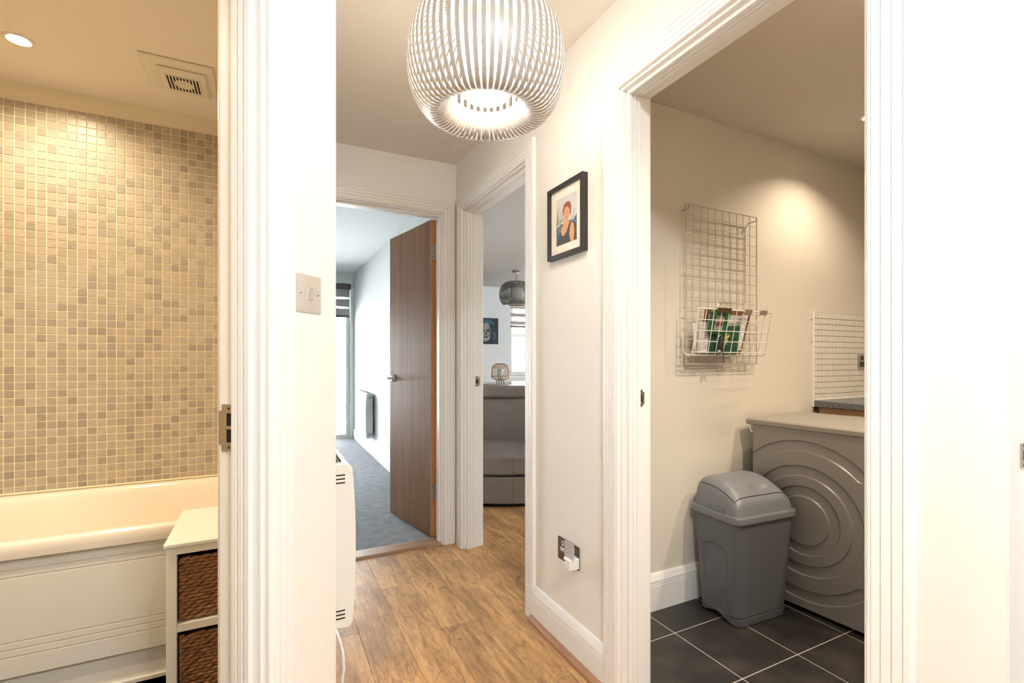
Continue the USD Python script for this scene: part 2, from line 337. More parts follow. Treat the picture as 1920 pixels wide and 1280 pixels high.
def door_frame(label, O, ang, W, H, T, depth=(-0.068, -0.018), archs=True, back=True, strike=None, legs=(1, 1), bottom=0.0, rev=0.008):
    """O: foot of one lining face on the wall's hall face; the opening runs W along (sin ang, cos ang); hall side normal = (cos ang, -sin ang).
    Lining between b=0 and b=-T, stop from depth[0] to depth[1]."""
    t = np.array([math.sin(ang), math.cos(ang), 0]); n = np.array([math.cos(ang), -math.sin(ang), 0]); z = np.array([0, 0, 1.0]); O = np.array(O, float)
    th = Thing('door_' + str(len([k for k in used if k[1].startswith('door_')]) + 1), label, None, O, kind='structure')
    W2 = W
    def pr(a0, b0, z0, a1, b1, z1, bev=0.0012):
        m = bx(a0, b0, z0, a1, b1, z1, bev); M = frame(O, t, n, z); m.apply_transform(M)
        if np.linalg.det(M[:3, :3]) < 0: m.invert()
        return m
    th.pr = pr
    L = 0.026
    if legs[0]: th.part('lining', pr(-L, -T, bottom, 0, 0, H), GLOSS)
    if legs[1]: th.part('lining', pr(W2, -T, bottom, W2 + L, 0, H), GLOSS)
    th.part('lining', pr(-L, -T, H, W2 + L, 0, H + L), GLOSS)
    s0, s1 = depth; S = 0.012
    def stop(a0, a1, zz0, zz1):
        # two shallow grooves run along each stop
        ms = []
        w = (s1 - s0)
        for k in range(3):
            q0 = s0 + w * k / 3 + (0.0012 if k else 0); q1 = s0 + w * (k + 1) / 3 - (0.0012 if k < 2 else 0)
            ms.append(pr(a0, q0, zz0, a1, q1, zz1, 0.001))
        d = 0.003
        ms.append(pr(a0 + (d if a0 > W2 / 2 else 0), s0 + .001, zz0, a1 - (d if a1 < W2 / 2 else 0), s1 - .001, zz1 - .0005 + 0, 0) if zz1 - zz0 > .5 else pr(a0, s0 + .001, zz0 + d, a1, s1 - .001, zz1, 0))
        return ms
    if legs[0]: th.part('stop', stop(0, S, bottom, H), GLOSS)
    if legs[1]: th.part('stop', stop(W2 - S, W2, bottom, H), GLOSS)
    th.part('stop', stop(S, W2 - S, H - S, H), GLOSS)
    for side in (((0, 1) if back else (0,)) if archs else ()):
        nn = n if side == 0 else -n; base = O if side == 0 else O - n * T
        A0 = base + t * (-rev); A1 = base + t * (W2 + rev); Ht = H + rev
        if legs[0]: th.part('architrave', sweep_mitre(ARCH, [A0 + z * bottom, A0 + z * Ht], nn, [-t, -t + z]), GLOSS, smooth=25)
        if legs[1]: th.part('architrave', sweep_mitre(ARCH, [A1 + z * bottom, A1 + z * Ht], nn, [t, t + z]), GLOSS, smooth=25)
        if legs[0] and legs[1]: th.part('architrave', sweep_mitre(ARCH, [A0 + z * Ht, A1 + z * Ht], nn, [-t + z, t + z]), GLOSS, smooth=25)
    if strike:
        a_side, z0, z1, b0, b1 = strike   # plate on the lining between depths b0..b1
        s = 1 if a_side == 0 else -1; A = 0 if a_side == 0 else W2
        M = frame(O + t * A, n, z, t * s)
        zc = (z0 + z1) / 2; H2 = (z1 - z0) / 2
        pl = Polygon([(b1, z0), (b1, z1), (b0 + .008, z1), (b0 + .008, z1 - H2 * .25), (b0, z1 - H2 * .3), (b0, z0 + H2 * .3), (b0 + .008, z0 + H2 * .25), (b0 + .008, z0)])
        w = b1 - b0
        if H2 > .04:
            holes = unary_union([sbox(b1 - w * .45, zc + H2 * .08, b1 - w * .10, zc + H2 * .62), sbox(b1 - w * .45, zc - H2 * .62, b1 - w * .10, zc - H2 * .06)])
        else:
            holes = sbox(b1 - w * .6, zc - H2 * .42, b1 - w * .18, zc + H2 * .42)
        plate = th.part('strike_plate', extr_to(pl.difference(holes), .0022, M), STEEL, smooth=False, label='metal strike plate')
        th.part('keep_hole', extr_to(holes, .0006, M), DARK, smooth=False, under=plate)
        for q in (.82, -.82):
            th.part('screw', extr_to(Point(b1 - w * .3, zc + H2 * q).buffer(.003), .0028, M), BRONZE, smooth=False, under=plate)
    return th
# ------------------------------------------------------------------ room shell
XR, T, XK = 1.05, 0.116, 1.166          # hall right wall, its thickness, its far side
YF, YB = 2.86, 2.98                     # end wall of the hall, its bedroom side
ZC, ZK = 2.36, 2.325
H = 2.04
ANG = math.radians(42); TD = np.array([math.sin(ANG), math.cos(ANG), 0]); ND = np.array([math.cos(ANG), -math.sin(ANG), 0])
CORN = np.array([0.15, 1.272, 0.0]); TB = 0.103
def wall_x(x0, x1, outline):            # wall slab normal to x; outline polygon in (y,z)
    return extr_to(outline, x1 - x0, frame((x0, 0, 0), (0, 1, 0), (0, 0, 1), (1, 0, 0)))
def wall_y(y0, y1, outline):            # outline in (x,z)
    m = extr(outline, y1 - y0); M = frame((0, y1, 0), (1, 0, 0), (0, 0, 1), (0, -1, 0)); m.apply_transform(M); return m
G = 0.024
kit = (0.535, 1.266); liv = (1.932, 2.727); bed = (0.215, 0.955); cup = (-0.45, 0.33)
struct('wall_right', wall_x(XR, XK, sbox(-1.6, -.02, YF, 2.5).difference(unary_union([sbox(a - G, -.03, b + G, H + G) for a, b in (kit, liv)] + [sbox(cup[0] - .001, -.03, cup[1] + .001, H + .001)]))), WALL)
struct('wall_end', wall_y(YF, YB, sbox(0.03, -.02, 1.20, 2.5).difference(sbox(bed[0] - G, -.03, bed[1] + G, H + G))), WALL)
struct('wall_left', wall_x(0.05, 0.15, sbox(1.30, -.02, YF, 2.5)), WALL)
WD = 0.76; LD = 1.75
o0 = CORN - TD * LD
diag = sbox(0, -.02, LD, 2.5).difference(sbox(LD - .245 - WD - G, -.03, LD - .245 + G, H + G))
struct('wall_diagonal', extr_to(diag, TB, frame(o0 - ND * TB, TD, (0, 0, 1), ND)), WALL)
struct('wall_rear', [bx(-1.05, -1.7, -.02, XK, -1.6, 2.5), bx(-1.1, -1.7, -.02, o0[0] + .01, o0[1] + .02, 2.5)], WALL)
# bathroom
struct('wall_bath_end', wall_y(2.862, YB, sbox(-1.9, -.02, 0.05, 2.5)), WALLB)
struct('wall_bath_left', bx(-1.9, -.2, -.02, -1.66, YB, 2.5), WALLB)
struct('wall_bath_near', bx(-1.9, -.3, -.02, o0[0] - .05, o0[1] + .0, 2.5), WALLB)
# kitchen
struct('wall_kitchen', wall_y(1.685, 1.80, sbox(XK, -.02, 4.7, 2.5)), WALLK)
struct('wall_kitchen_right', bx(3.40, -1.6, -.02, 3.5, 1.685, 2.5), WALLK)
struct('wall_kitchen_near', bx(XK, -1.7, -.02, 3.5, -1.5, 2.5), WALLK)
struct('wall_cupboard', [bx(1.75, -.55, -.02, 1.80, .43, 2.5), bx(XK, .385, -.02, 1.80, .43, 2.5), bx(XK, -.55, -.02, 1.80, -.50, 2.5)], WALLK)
# lounge and bedroom
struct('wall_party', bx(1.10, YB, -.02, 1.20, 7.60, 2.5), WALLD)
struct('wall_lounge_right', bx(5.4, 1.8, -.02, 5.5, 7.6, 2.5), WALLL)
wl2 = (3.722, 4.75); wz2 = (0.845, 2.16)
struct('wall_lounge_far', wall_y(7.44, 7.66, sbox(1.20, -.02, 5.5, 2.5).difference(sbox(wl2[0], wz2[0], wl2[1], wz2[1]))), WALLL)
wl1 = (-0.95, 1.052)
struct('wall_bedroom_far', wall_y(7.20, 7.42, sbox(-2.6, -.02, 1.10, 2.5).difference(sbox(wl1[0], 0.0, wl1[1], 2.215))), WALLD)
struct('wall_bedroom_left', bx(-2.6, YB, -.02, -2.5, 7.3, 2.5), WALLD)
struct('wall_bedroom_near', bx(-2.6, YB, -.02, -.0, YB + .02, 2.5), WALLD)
# ceilings; the downlights sit in round holes
DLB = [(-0.847, 2.480), (-0.85, 1.50)]
DLK = [(2.612, 1.307), (2.5, .35), (1.75, .55)]
def slab(poly, z0, z1):
    m = extr(poly, z1 - z0); m.apply_translation((0, 0, z0)); return m
def holes(poly, pts, r=0.036): return poly.difference(unary_union([Point(p).buffer(r, 24) for p in pts]))
bathpoly = Polygon([(-1.9, -.3), (o0[0] - .06, o0[1] - .02), tuple((CORN - ND * TB * .5)[:2]), (0.10, 1.33), (0.10, YB), (-1.9, YB)])
struct('ceiling_bathroom', slab(holes(bathpoly, DLB), ZC, 2.47), CEILB)
struct('ceiling', slab(Polygon([(-1.1, -1.7), (XK - .05, -1.7), (XK - .05, YF + .06), (0.09, YF + .06), (0.09, 1.34), tuple((CORN - ND * TB * .5)[:2]), (o0[0] - .06, o0[1] - .02), (-1.1, 0)]), ZC, 2.47), CEIL)
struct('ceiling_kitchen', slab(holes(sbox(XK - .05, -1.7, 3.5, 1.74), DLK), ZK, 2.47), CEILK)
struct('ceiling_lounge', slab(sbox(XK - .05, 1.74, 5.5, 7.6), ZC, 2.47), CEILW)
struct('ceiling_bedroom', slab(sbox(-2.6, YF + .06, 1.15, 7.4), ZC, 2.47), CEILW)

# ------------------------------------------------------------------ floors
fl = Thing('floor', 'oak laminate floor running from the hall into the lounge', 'floor', kind='structure')
fl.part('underlay', [bx(-1.1, -1.7, -.06, XK - .05, YF + .06, -.012), bx(XK - .05, 1.74, -.06, 5.5, 7.6, -.012)], DARK, smooth=False)
rng = np.random.default_rng(4)
def plank(x0, x1, y0, y1):
    return bx(x0 + .0004, y0 + .0004, -.012, x1 - .0004, y1 - .0004, 0.0, 0.0011)
far_planks = []
for i in range(-11, 31):
    x0 = 0.499 + i * P_PL; x1 = x0 + P_PL
    ya, yb = (-1.6, YF + .05) if x1 < XR + .1 else (1.79, 7.44)
    joints = {0: 2.437, 2: 2.598}.get(i)
    start = joints if joints else 2.44 - (i * 0.47) % 1.285
    ys = [ya] + [y for y in np.arange(start - 6 * 1.285, 9, 1.285) if ya + .03 < y < yb - .03] + [yb]
    for a, b in zip(ys[:-1], ys[1:]):
        (far_planks.append(plank(x0, x1, a, b)) if a > 4.4 or x0 > 2.6 or x0 < -.85 else fl.part('plank', plank(x0, x1, a, b), PLANK, smooth=False))
fl.part('far_planks', far_planks, PLANK, smooth=False, kind='stuff')
tf = Thing('floor_kitchen', 'charcoal square floor tiles with pale grout in the kitchen', 'floor', kind='structure')
tf.part('grout_bed', bx(XK - .05, -1.7, -.06, 3.45, 1.74, -.0012), GROUTK, smooth=False)
PX, PY = .3155, .324
for i in range(-2, 7):
    for j in range(-3, 3):
        x0, y0 = 1.5205 + i * PX, 1.1755 + j * PY
        xa, xb, yc, yd = max(x0 + .002, XK - .05), min(x0 + PX - .002, 3.40), max(y0 + .002, -.45), min(y0 + PY - .002, 1.685)
        if xb - xa > .02 and yd - yc > .02: tf.part('tile', bx(xa, yc, -.01, xb, yd, 0.0, .0012), FLOORTILE, smooth=False)
struct('floor_bathroom', slab(bathpoly, -.06, 0.0), VINYL, 'dark vinyl floor beside the bath', 'floor')
cp = extr(sbox(-2.55, YB - .03, 1.10, 7.2), .05)
struct('floor_bedroom', [bx(-2.55, YB - .03, -.06, 1.10, 7.2, .006)], CARPET, 'blue-grey carpet on the bedroom floor', 'carpet')
struct('floor_balcony', bx(-2.6, 7.42, -.2, 1.6, 8.8, -.04), mat('balcony_slab', (.5, .5, .49), .8, var=.1), 'pale balcony slab outside the bedroom door', 'floor')

# threshold between laminate and carpet
thr = Polygon([(0, 0), (0, .004), (.02, .011), (.11, .012), (.13, .006), (.13, 0)])
struct('trim_1', extr_to(thr, .74, frame((bed[0], YF - .012, 0), (0, 1, 0), (0, 0, 1), (1, 0, 0))), THRESH, 'dark wooden threshold strip between laminate and bedroom carpet', 'threshold')

# skirting boards: profile (b out from wall, z)
def skirt(hh):
    g = lambda zc: [(.017, zc - .0022), (.0145, zc - .0007), (.0145, zc + .0007), (.017, zc + .0022)]
    return [(0, 0), (.017, 0)] + g(hh - .050) + g(hh - .040) + [(.017, hh - .028), (.0155, hh - .026), (.0085, hh - .003), (.006, hh), (0, hh)]
def skirting(name, p, q, nrm, hh, m=GLOSS):
    p = np.array(p, float); q = np.array(q, float); nrm = np.array(nrm, float)
    pr = [(b, z) for b, z in skirt(hh)]
    struct(name, loft([[e + nrm * b + np.array([0, 0, z]) for b, z in pr] for e in (p, q)]), m, smooth=25)
AW = 0.083
skirting('baseboard_right', (XR, kit[1] + AW, 0), (XR, liv[0] - AW, 0), (-1, 0, 0), .150)
skirting('baseboard_hall_near', (XR, cup[1] + .026, 0), (XR, kit[0] - AW, 0), (-1, 0, 0), .150)
skirting('baseboard_kitchen', (XK, 1.685, 0), (2.76, 1.685, 0), (0, -1, 0), .165)
skirting('baseboard_bedroom', (1.10, 3.05, .006), (1.10, 7.2, .006), (-1, 0, 0), .140)
skirting('baseboard_left', (0.15, 1.30, 0), (0.15, YF, 0), (1, 0, 0), .150)
skirting('baseboard_lounge', (1.21, 7.44, 0), (5.4, 7.44, 0), (0, -1, 0), .150)
bead = [(0, 0), (.022, 0), (.022, .006), (.020, .014), (.013, .020), (.005, .023), (0, .024)]
struct('trim_2', loft([[np.array([XR - .017 - b, y, z]) for b, z in bead] for y in (kit[1] + AW, liv[0] - AW + .008)]), BEAD, 'brown wooden floor beading along the skirting below the socket', 'beading', smooth=30)

# ------------------------------------------------------------------ door frames
door_frame('white frame of the kitchen doorway with fluted architrave', (XR, kit[1], 0), math.pi, kit[1] - kit[0], H, T, strike=(0, .986, 1.044, -.092, -.070))
door_frame('white frame of the lounge doorway at the far end of the right wall', (XR, liv[1], 0), math.pi, liv[1] - liv[0], H, T, strike=(0, .979, 1.041, -.106, -.074))
door_frame('white frame of the bedroom doorway in the end wall', (bed[0], YF, 0), math.pi / 2, bed[1] - bed[0], H, YB - YF)
door_frame('white frame of the bathroom doorway beside the light switch', CORN - TD * (.245 + WD), ANG, WD, H, TB, depth=(-.062, -.018), strike=(1, .960, 1.056, -.103, -.066))
d5 = door_frame('white door lining at the right edge of the picture', (XR + .002, cup[1], 0), math.pi, cup[1] - cup[0], H, T, depth=(-.112, -.078), archs=False, strike=(0, .972, 1.011, -.074, -.043))
# ------------------------------------------------------------------ bathroom
mo = Thing('wall_tiling', 'beige mosaic tiling with cream grout above the bath', 'tiling', (-0.8, 2.858, .55), kind='structure')
mo.part('grout', bx(-1.66, 2.8585, .56, 0.05, 2.8625, 2.2785), GROUT, smooth=False)
X0, Z0 = -1.0251, 2.2778
tiles, rest = [], []
for i in range(-18, 31):
    for j in range(0, 49):
        x = X0 + i * P_MOS; z = Z0 - (j + 1) * P_MOS
        if x > .02: continue
        g = .0019
        m = bx(max(x + g, -1.655), 2.8562, z + g, min(x + P_MOS - g, .048), 2.862, z + P_MOS - g, .0009)
        (tiles if (i in (-1, 0, 1, 2, 3, 4) and j < 50) else rest).append(m)
for m in tiles: mo.part('mosaic_tile', m, MOSAIC, smooth=False)
mo.part('far_mosaic_tiles', rest, MOSAIC, smooth=False, kind='stuff')

# bath: rim, hollow, front lip
bt = Thing('bathtub', 'cream-lit white acrylic bathtub along the tiled wall', 'bathtub', (-0.80, 2.48, 0))
bx0, bx1, by0, by1, bz = -1.655, 0.048, 2.105, 2.856, .556
def ring(r_in, z, rad): return [(x, y, z) for x, y in rrect(bx0 + r_in, by0 + r_in, bx1 - r_in, by1 - r_in, rad, 8)]
R = []
for ins, z, rad in ((.0, bz - .052, .012), (-.002, bz - .03, .014), (.001, bz - .010, .016), (.010, bz - .001, .02), (.02, bz, .03), (.045, bz - .001, .07), (.055, bz - .006, .09), (.066, bz - .03, .11), (.08, bz - .12, .14), (.10, bz - .25, .16), (.125, bz - .34, .17), (.17, bz - .385, .16), (.24, bz - .395, .12)):
    R.append(ring(ins, z, rad))
shell = loft(R, cap0=False)
bt.part('tub', shell, ENAMEL, smooth=60)
bt.part('sealant', tube([(bx0, by1 - .001, bz + .003), (bx1, by1 - .001, bz + .003)], .005, 8), GROUT)
bt.part('waste', lathe([(0, 0), (.032, 0), (.032, .004), (.028, .006), (0, .006)], (-.25, 2.48, bz - .394)), CHROME)
bp = Thing('bath_panel', 'white bath front panel with two sets of fine grooves', 'bath panel', (-0.80, 2.125, .12))
prof = [(.0, .118), (-.018, .118)]
for zg in (.182, .206, .230, .440, .463, .486): prof += [(-.018, zg - .0028), (-.0135, zg - .001), (-.0135, zg + .001), (-.018, zg + .0028)]
prof += [(-.018, .520), (0, .520)]
bp.part('panel', loft([[(x, 2.14 + b, z) for b, z in prof] for x in (bx0 + .002, bx1 - .002)]), PANELW, smooth=False)
bp.part('plinth', bx(bx0 + .002, 2.138, .0, bx1 - .002, 2.150, .125), PANELW, smooth=False)
bp.part('plinth_trim', bx(bx0 + .002, 2.126, .0, bx1 - .002, 2.139, .018, .003), PANELW)

# basket unit
cab = Thing('storage_unit', 'narrow white wooden unit holding two woven baskets beside the bath', 'storage unit', (-.125, 1.90, 0))
cx0, cx1, cy0, cy1, ct = -.270, .018, 1.728, 2.085, .590
cab.part('top_board', bx(cx0 - .006, 1.720, ct, cx1 + .006, 2.09, ct + .012, .002), CABW)
for xa in (cx0, cx1 - .026):
    for ya in (cy0, cy1 - .026): cab.part('post', bx(xa, ya, 0, xa + .026, ya + .026, ct, .0015), CABW)
for xa in (cx0 + .008, cx1 - .018): cab.part('side_panel', bx(xa, cy0 + .026, .03, xa + .010, cy1 - .026, ct, 0), CABW)
cab.part('front_rail', bx(cx0 + .026, cy0 + .002, ct - .024, cx1 - .026, cy0 + .022, ct, .001), CABW)
for zz in (.334, .070): cab.part('shelf', bx(cx0 + .026, cy0 + .002, zz, cx1 - .026, cy1 - .004, zz + .024, .001), CABW)
cab.part('back_panel', bx(cx0 + .02, cy1 - .012, .06, cx1 - .02, cy1 - .004, ct), CABW)
ico = trimesh.creation.icosphere(1, 1.0)
def basket(z0, z1, label):
    b = Thing('wicker_basket', label, 'basket', (-.125, 1.90, z0), group='woven baskets in the white unit')
    xa, xb = cx0 + .030, cx1 - .030; ya, yb = cy0 + .012, cy1 - .02
    b.part('basket_body', bx(xa + .004, ya + .008, z0, xb - .004, yb, z1 - .012, .004), mat('basket_core', (.04, .018, .008), .8) if not stage.GetPrimAtPath('/World/Looks/basket_core') else UsdShade.Material.Get(stage, '/World/Looks/basket_core'))
    ms = []; ph = .0104; pw = .0265; row = 0; z = z0 + ph * .55
    rg = np.random.default_rng(int(z0 * 1000))
    while z < z1 - ph * .3:
        off = (row % 2) * pw / 2; x = xa - pw / 2 + off
        while x < xb + pw * .2:
            x_c = x + pw / 2
            m = ico.copy(); v = m.vertices * (pw * .64, .0072, ph * .64)
            v[:, 2] += v[:, 0] * (.13 + .06 * rg.standard_normal()) ; v += (x_c + rg.normal(0, .0012), ya + .006 + rg.normal(0, .0006), z + rg.normal(0, .0006))
            v[:, 0] = np.clip(v[:, 0], xa, xb); ms.append(trimesh.Trimesh(v, m.faces, process=False)); x += pw
        row += 1; z += ph
    b.part('woven_strands', ms, SEAGRASS, smooth=True, kind='stuff')
    return b
basket(.362, .556, 'brown woven seagrass basket in the upper shelf of the white unit')
lb = basket(.098, .322, 'brown woven seagrass basket in the lower shelf of the white unit')
lb.part('wire_loop', tube([(cx0 + .036, cy0 + .006, .14), (cx0 + .035, cy0 + .004, .298), (cx0 + .038, cy0 + .002, .305), (cx0 + .055, cy0 + .003, .307)], .0014, 6), STEEL)

# extractor fan on the bathroom ceiling
fan = Thing('extractor_fan', 'cream plastic extractor fan grille on the bathroom ceiling', 'fan', (-.335, 2.487, ZC))
fx0, fx1, fy0, fy1 = -.462, -.206, 2.355, 2.618
fan.part('plate', bx(fx0, fy0, ZC - .010, fx1, fy1, ZC, .004), CREAMP)
fan.part('grille_box', bx(fx0 + .05, fy0 + .055, ZC - .022, fx1 - .032, fy1 - .004, ZC - .008, .006), CREAMP)
gx0, gx1, gy0, gy1 = fx0 + .075, fx1 - .062, fy0 + .105, fy1 - .045
fan.part('opening', bx(gx0, gy0, ZC - .0225, gx1, gy1, ZC - .0215), DARK, smooth=False)
fan.part('fan_hub', lathe([(0, -.001), (.034, -.001), (.036, 0)], ((gx0 + gx1) / 2, (gy0 + gy1) / 2, ZC - .0224)), CREAMP)
for k in range(11):
    x = gx0 + (gx1 - gx0) * k / 10
    fan.part('slat', bx(x - .0026, gy0 - .012, ZC - .026, x + .0026, gy1 + .012, ZC - .0215, .0008), CREAMP)

def downlight(p, zc, m, label, name='downlight'):
    d = Thing(name, label, 'ceiling light', (p[0], p[1], zc), group='bathroom downlights' if zc == ZC else 'kitchen downlights')
    d.part('trim_ring', lathe([(.0345, -.001), (.0355, -.004), (.043, -.0045), (.046, -.002), (.0465, 0), (.0345, 0)], (p[0], p[1], zc), 48, closed=True), CREAMP if zc == ZC else WHITE)
    d.part('can', lathe([(.0350, .0), (.0335, .02), (.032, .05), (0, .05)], (p[0], p[1], zc), 32), CHROME, smooth=False)
    d.part('lamp', lathe([(0, .0), (.027 if zc == ZC else .0185, .0)], (p[0], p[1], zc + (.012 if zc == ZC else .022)), 14), m, smooth=False, label='lit lamp face')
    return d
downlight(DLB[0], ZC, SPOTB, 'glowing round downlight in the bathroom ceiling above the bath')
downlight(DLB[1], ZC, SPOTB2, 'unseen bathroom downlight, out of view nearer the bathroom door')  # out of view, placed to light the bath panel and ceiling
downlight(DLK[0], ZK, SPOTK, 'round downlight in the kitchen ceiling above the washing machine')
downlight(DLK[1], ZK, SPOTK2, 'unseen kitchen downlight, out of view deeper in the kitchen')  # unseen lamp, set to brighten the kitchen walls
downlight(DLK[2], ZK, SPOTK2, 'unseen kitchen downlight, out of view near the kitchen doorway')  # also out of view, lights the kitchen from the doorway side

# ------------------------------------------------------------------ pendants
def pendant(loc, label, lit, shade):
    d = Thing('pendant_light', label, 'pendant light', loc)     # loc = ceiling point
    P = lambda m, n, mt, **k: d.part(n, m, mt, world=False, **k)
    P(lathe([(0, -.028), (.045, -.028), (.052, -.022), (.052, -.002), (.05, 0), (0, 0)]), 'ceiling_rose', CHROME if shade is SHADE else SHADEL)
    P(cyl((0, 0, -.155), (0, 0, -.026), .005, 12), 'rod', CHROME if shade is SHADE else SHADEL)
    zt, zb = -.152, -.479
    P(lathe([(.012, zt), (.112, zt + .001), (.118, zt - .004), (.118, zt - .014), (.110, zt - .014), (.108, zt - .006), (.012, zt - .006)], closed=True), 'top_plate', shade)
    P(lathe([(.088, zt - .055), (.095, zt - .055), (.095, zt - .085), (.088, zt - .085)], closed=True), 'upper_band', shade)
    # lower collar: the ribs roll under and up into a smooth lip
    P(lathe([(.098, zb + .062), (.0985, zb + .050), (.102, zb + .038), (.110, zb + .025), (.120, zb + .015), (.1215, zb + .017), (.112, zb + .027), (.1045, zb + .040), (.1010, zb + .052), (.1005, zb + .062)], closed=True, n=64), 'lower_collar', shade, smooth=60)
    prof = [(.108, .0285), (.116, .019), (.128, .0095), (.143, .003), (.158, .000), (.174, .004), (.191, .016), (.207, .036), (.221, .064), (.230, .094), (.235, .126), (.236, .158), (.233, .193), (.225, .228), (.211, .260), (.191, .287), (.166, .307), (.140, .319), (.116, .325)]
    pr = np.array([(r, zb + z) for r, z in prof])
    ts = np.gradient(pr, axis=0); ts /= np.linalg.norm(ts, axis=1, keepdims=True); no = np.stack([ts[:, 1], -ts[:, 0]], 1)
    NR = 64
    for k in range(NR):
        a = 2 * math.pi * (k + .5) / NR; er = np.array([math.cos(a), math.sin(a), 0]); et = np.array([-math.sin(a), math.cos(a), 0])
        rings = []
        for (r, z), (n0, n1) in zip(pr, no):
            w = min(.0058, r * math.pi / NR * .80); h = .0011
            c = er * r + np.array([0, 0, z]); nn = er * n0 + np.array([0, 0, n1])
            rings.append([c + et * w + nn * h, c - et * w + nn * h, c - et * w - nn * h, c + et * w - nn * h])
        P(loft(rings), 'rib', shade, smooth=50)
    P(lathe([(0, zb + .062), (.066, zb + .060), (.074, zb + .067), (.075, zb + .075), (.075, zt - .09), (.07, zt - .084), (0, zt - .084)], n=28), 'diffuser', lit, smooth=50, label='lit opal glass cylinder' if lit is OPAL else 'opal glass cylinder')
    P(lathe([(.0758, zb + .095), (.0775, zb + .095), (.0775, zb + .098), (.0758, zb + .098)], closed=True), 'diffuser_ring', CHROME)
    return d
pendant((.587, 1.336, ZC), 'lit pendant lamp with a globe of pale metal ribs in the hall', OPAL, SHADE)
pendant((3.06, 5.935, ZC), 'grey ribbed pendant lamp, unlit, seen in the lounge', OPALOFF, SHADEL)
# unseen lamp behind the camera, placed to light the near walls and door frames
cl = Thing('ceiling_light', 'unseen round ceiling lamp, out of view, lighting the near hall walls', 'ceiling light', (.40, -.25, ZC))
cl.part('base_ring', lathe([(.150, -.002), (.162, -.006), (.165, -.03), (.160, -.032), (.155, -.03), (.150, 0)], (.40, -.25, ZC), closed=True), CHROME)
cl.part('diffuser', lathe([(0, -.075), (.06, -.072), (.11, -.058), (.145, -.035), (.154, -.02), (.15, -.004)], (.40, -.25, ZC), 24), OPAL2)

# ------------------------------------------------------------------ hall things
def on_diag(t, off, z): return CORN + TD * t + ND * off + np.array([0, 0, z])
SW = Thing('light_switch', 'polished chrome light switch plate on the white wall beside the bathroom doorway', 'light switch', on_diag(-.103, 0, 1.297))
MS = frame(on_diag(-.103, 0, 1.297), TD, (0, 0, 1), ND)
sq = Polygon(rrect(-.043, -.043, .043, .043, .004)); win = Polygon(rrect(-.012, -.0165, .012, .0165, .002))
def plate_mesh(poly, inner, M, t=.0035):
    b = extr(poly.buffer(.0), t * .5); c = extr(poly.buffer(-.0025).difference(inner), t); return [extr_to(poly.difference(inner), t * .5, M), extr_to(poly.buffer(-.0025).difference(inner), t, M)]
SW.part('plate', plate_mesh(sq, win, MS), CHROME, smooth=False)
SW.part('surround', extr_to(win.difference(Polygon(rrect(-.0095, -.014, .0095, .014, .001))), .0042, MS), CHROME, smooth=False)
rk = bx(-.0092, -.0137, .001, .0092, .0137, .006, .001); v = rk.vertices.copy(); v[:, 2] += np.where(v[:, 2] > .003, v[:, 1] * .14, 0); rk.vertices = v; rk.apply_transform(MS)
SW.part('rocker', rk, CHROME)
for q in (-.030, .030):
    scr = SW.part('screw', extr_to(Point(q, 0).buffer(.0042), .0042, MS), CHROME, smooth=False)
    SW.part('screw_slot', extr_to(sbox(q - .003, -.0007, q + .003, .0007), .0045, MS), DARK, smooth=False, under=scr)
# little drill marks high on that wall
mk = Thing('wall_plug', 'two tiny dark screw holes high on the white wall above the light switch', 'screw hole', on_diag(-.205, 0, 1.85))
for z in (1.912, 1.907): mk.part('hole', extr_to(Point(0, 0).buffer(.0012, 6), .0004, frame(on_diag(-.200, 0, z), TD, (0, 0, 1), ND)), DARK, smooth=False)

def heater(name, label, face, y0, y1, z0, z1, side, depth, m, ledge=.012):
    """panel heater on a wall at x=face; side=+1: front looks to +x. Bowed front, slotted ends and top."""
    h_ = Thing(name, label, 'heater', (face, (y0 + y1) / 2, z0))
    s = side; n = 14; prof = [(face + s * .022, z0 + .004)]
    front = []
    for k in range(n + 1):
        u = k / n; front.append((face + s * (depth - .011 + .011 * math.sin(math.pi * u) ** .8), z0 + .012 + (z1 - z0 - .024) * u))
    prof += [(face + s * (depth - .022), z0)] + front + [(face + s * (depth - .022), z1), (face + s * .022, z1 - .002)]
    poly = Polygon(prof)
    M = frame((0, y1 - .018, 0), (1, 0, 0), (0, 0, 1), (0, -1, 0))
    h_.part('body', extr_to(poly.buffer(-.002), y1 - y0 - .036, M), m, smooth=25)
    for ye in (y0, y1 - .02):
        h_.part('end_cap', extr_to(poly, .020, frame((0, ye + .020, 0), (1, 0, 0), (0, 0, 1), (0, -1, 0))), m, smooth=25)
    for grp in (z0 + .030, z1 - .062):
        for k in range(3):
            zz = grp + k * .0125; xa, xb = face + s * .030, face + s * (depth - .034)
            h_.part('vent_slot', bx(xa, y0 - .0006, zz, xb, y0 + .002, zz + .0042), DARK, smooth=False)
    for k in range(4):
        xx = face + s * (.030 + (depth - .075) * k / 3)
        h_.part('top_slot', bx(xx, y0 + .05, z1 - .001, xx + s * .0065, y1 - .05, z1 + .0008), DARK, smooth=False)
    for yy in (y0 + .12, y1 - .12): h_.part('wall_bracket', bx(face, yy - .02, z0 + .03, face + s * .024, yy + .02, z1 - .03), STEEL)
    return h_
hh = heater('panel_heater', 'white bow-fronted panel heater on the left hall wall, seen end-on', .15, 1.66, 2.42, .268, .803, 1, .108, mat('heater_white', (.80, .80, .775), .4))
hh.part('cable', tube([(.19, 1.70, .285), (.198, 1.66, .262), (.208, 1.64, .232), (.215, 1.635, .195), (.217, 1.635, .150), (.212, 1.635, .105), (.203, 1.635, .060), (.19, 1.64, .025), (.17, 1.66, .010)], .0042, 10), WHITE, label='white power cable hanging below')
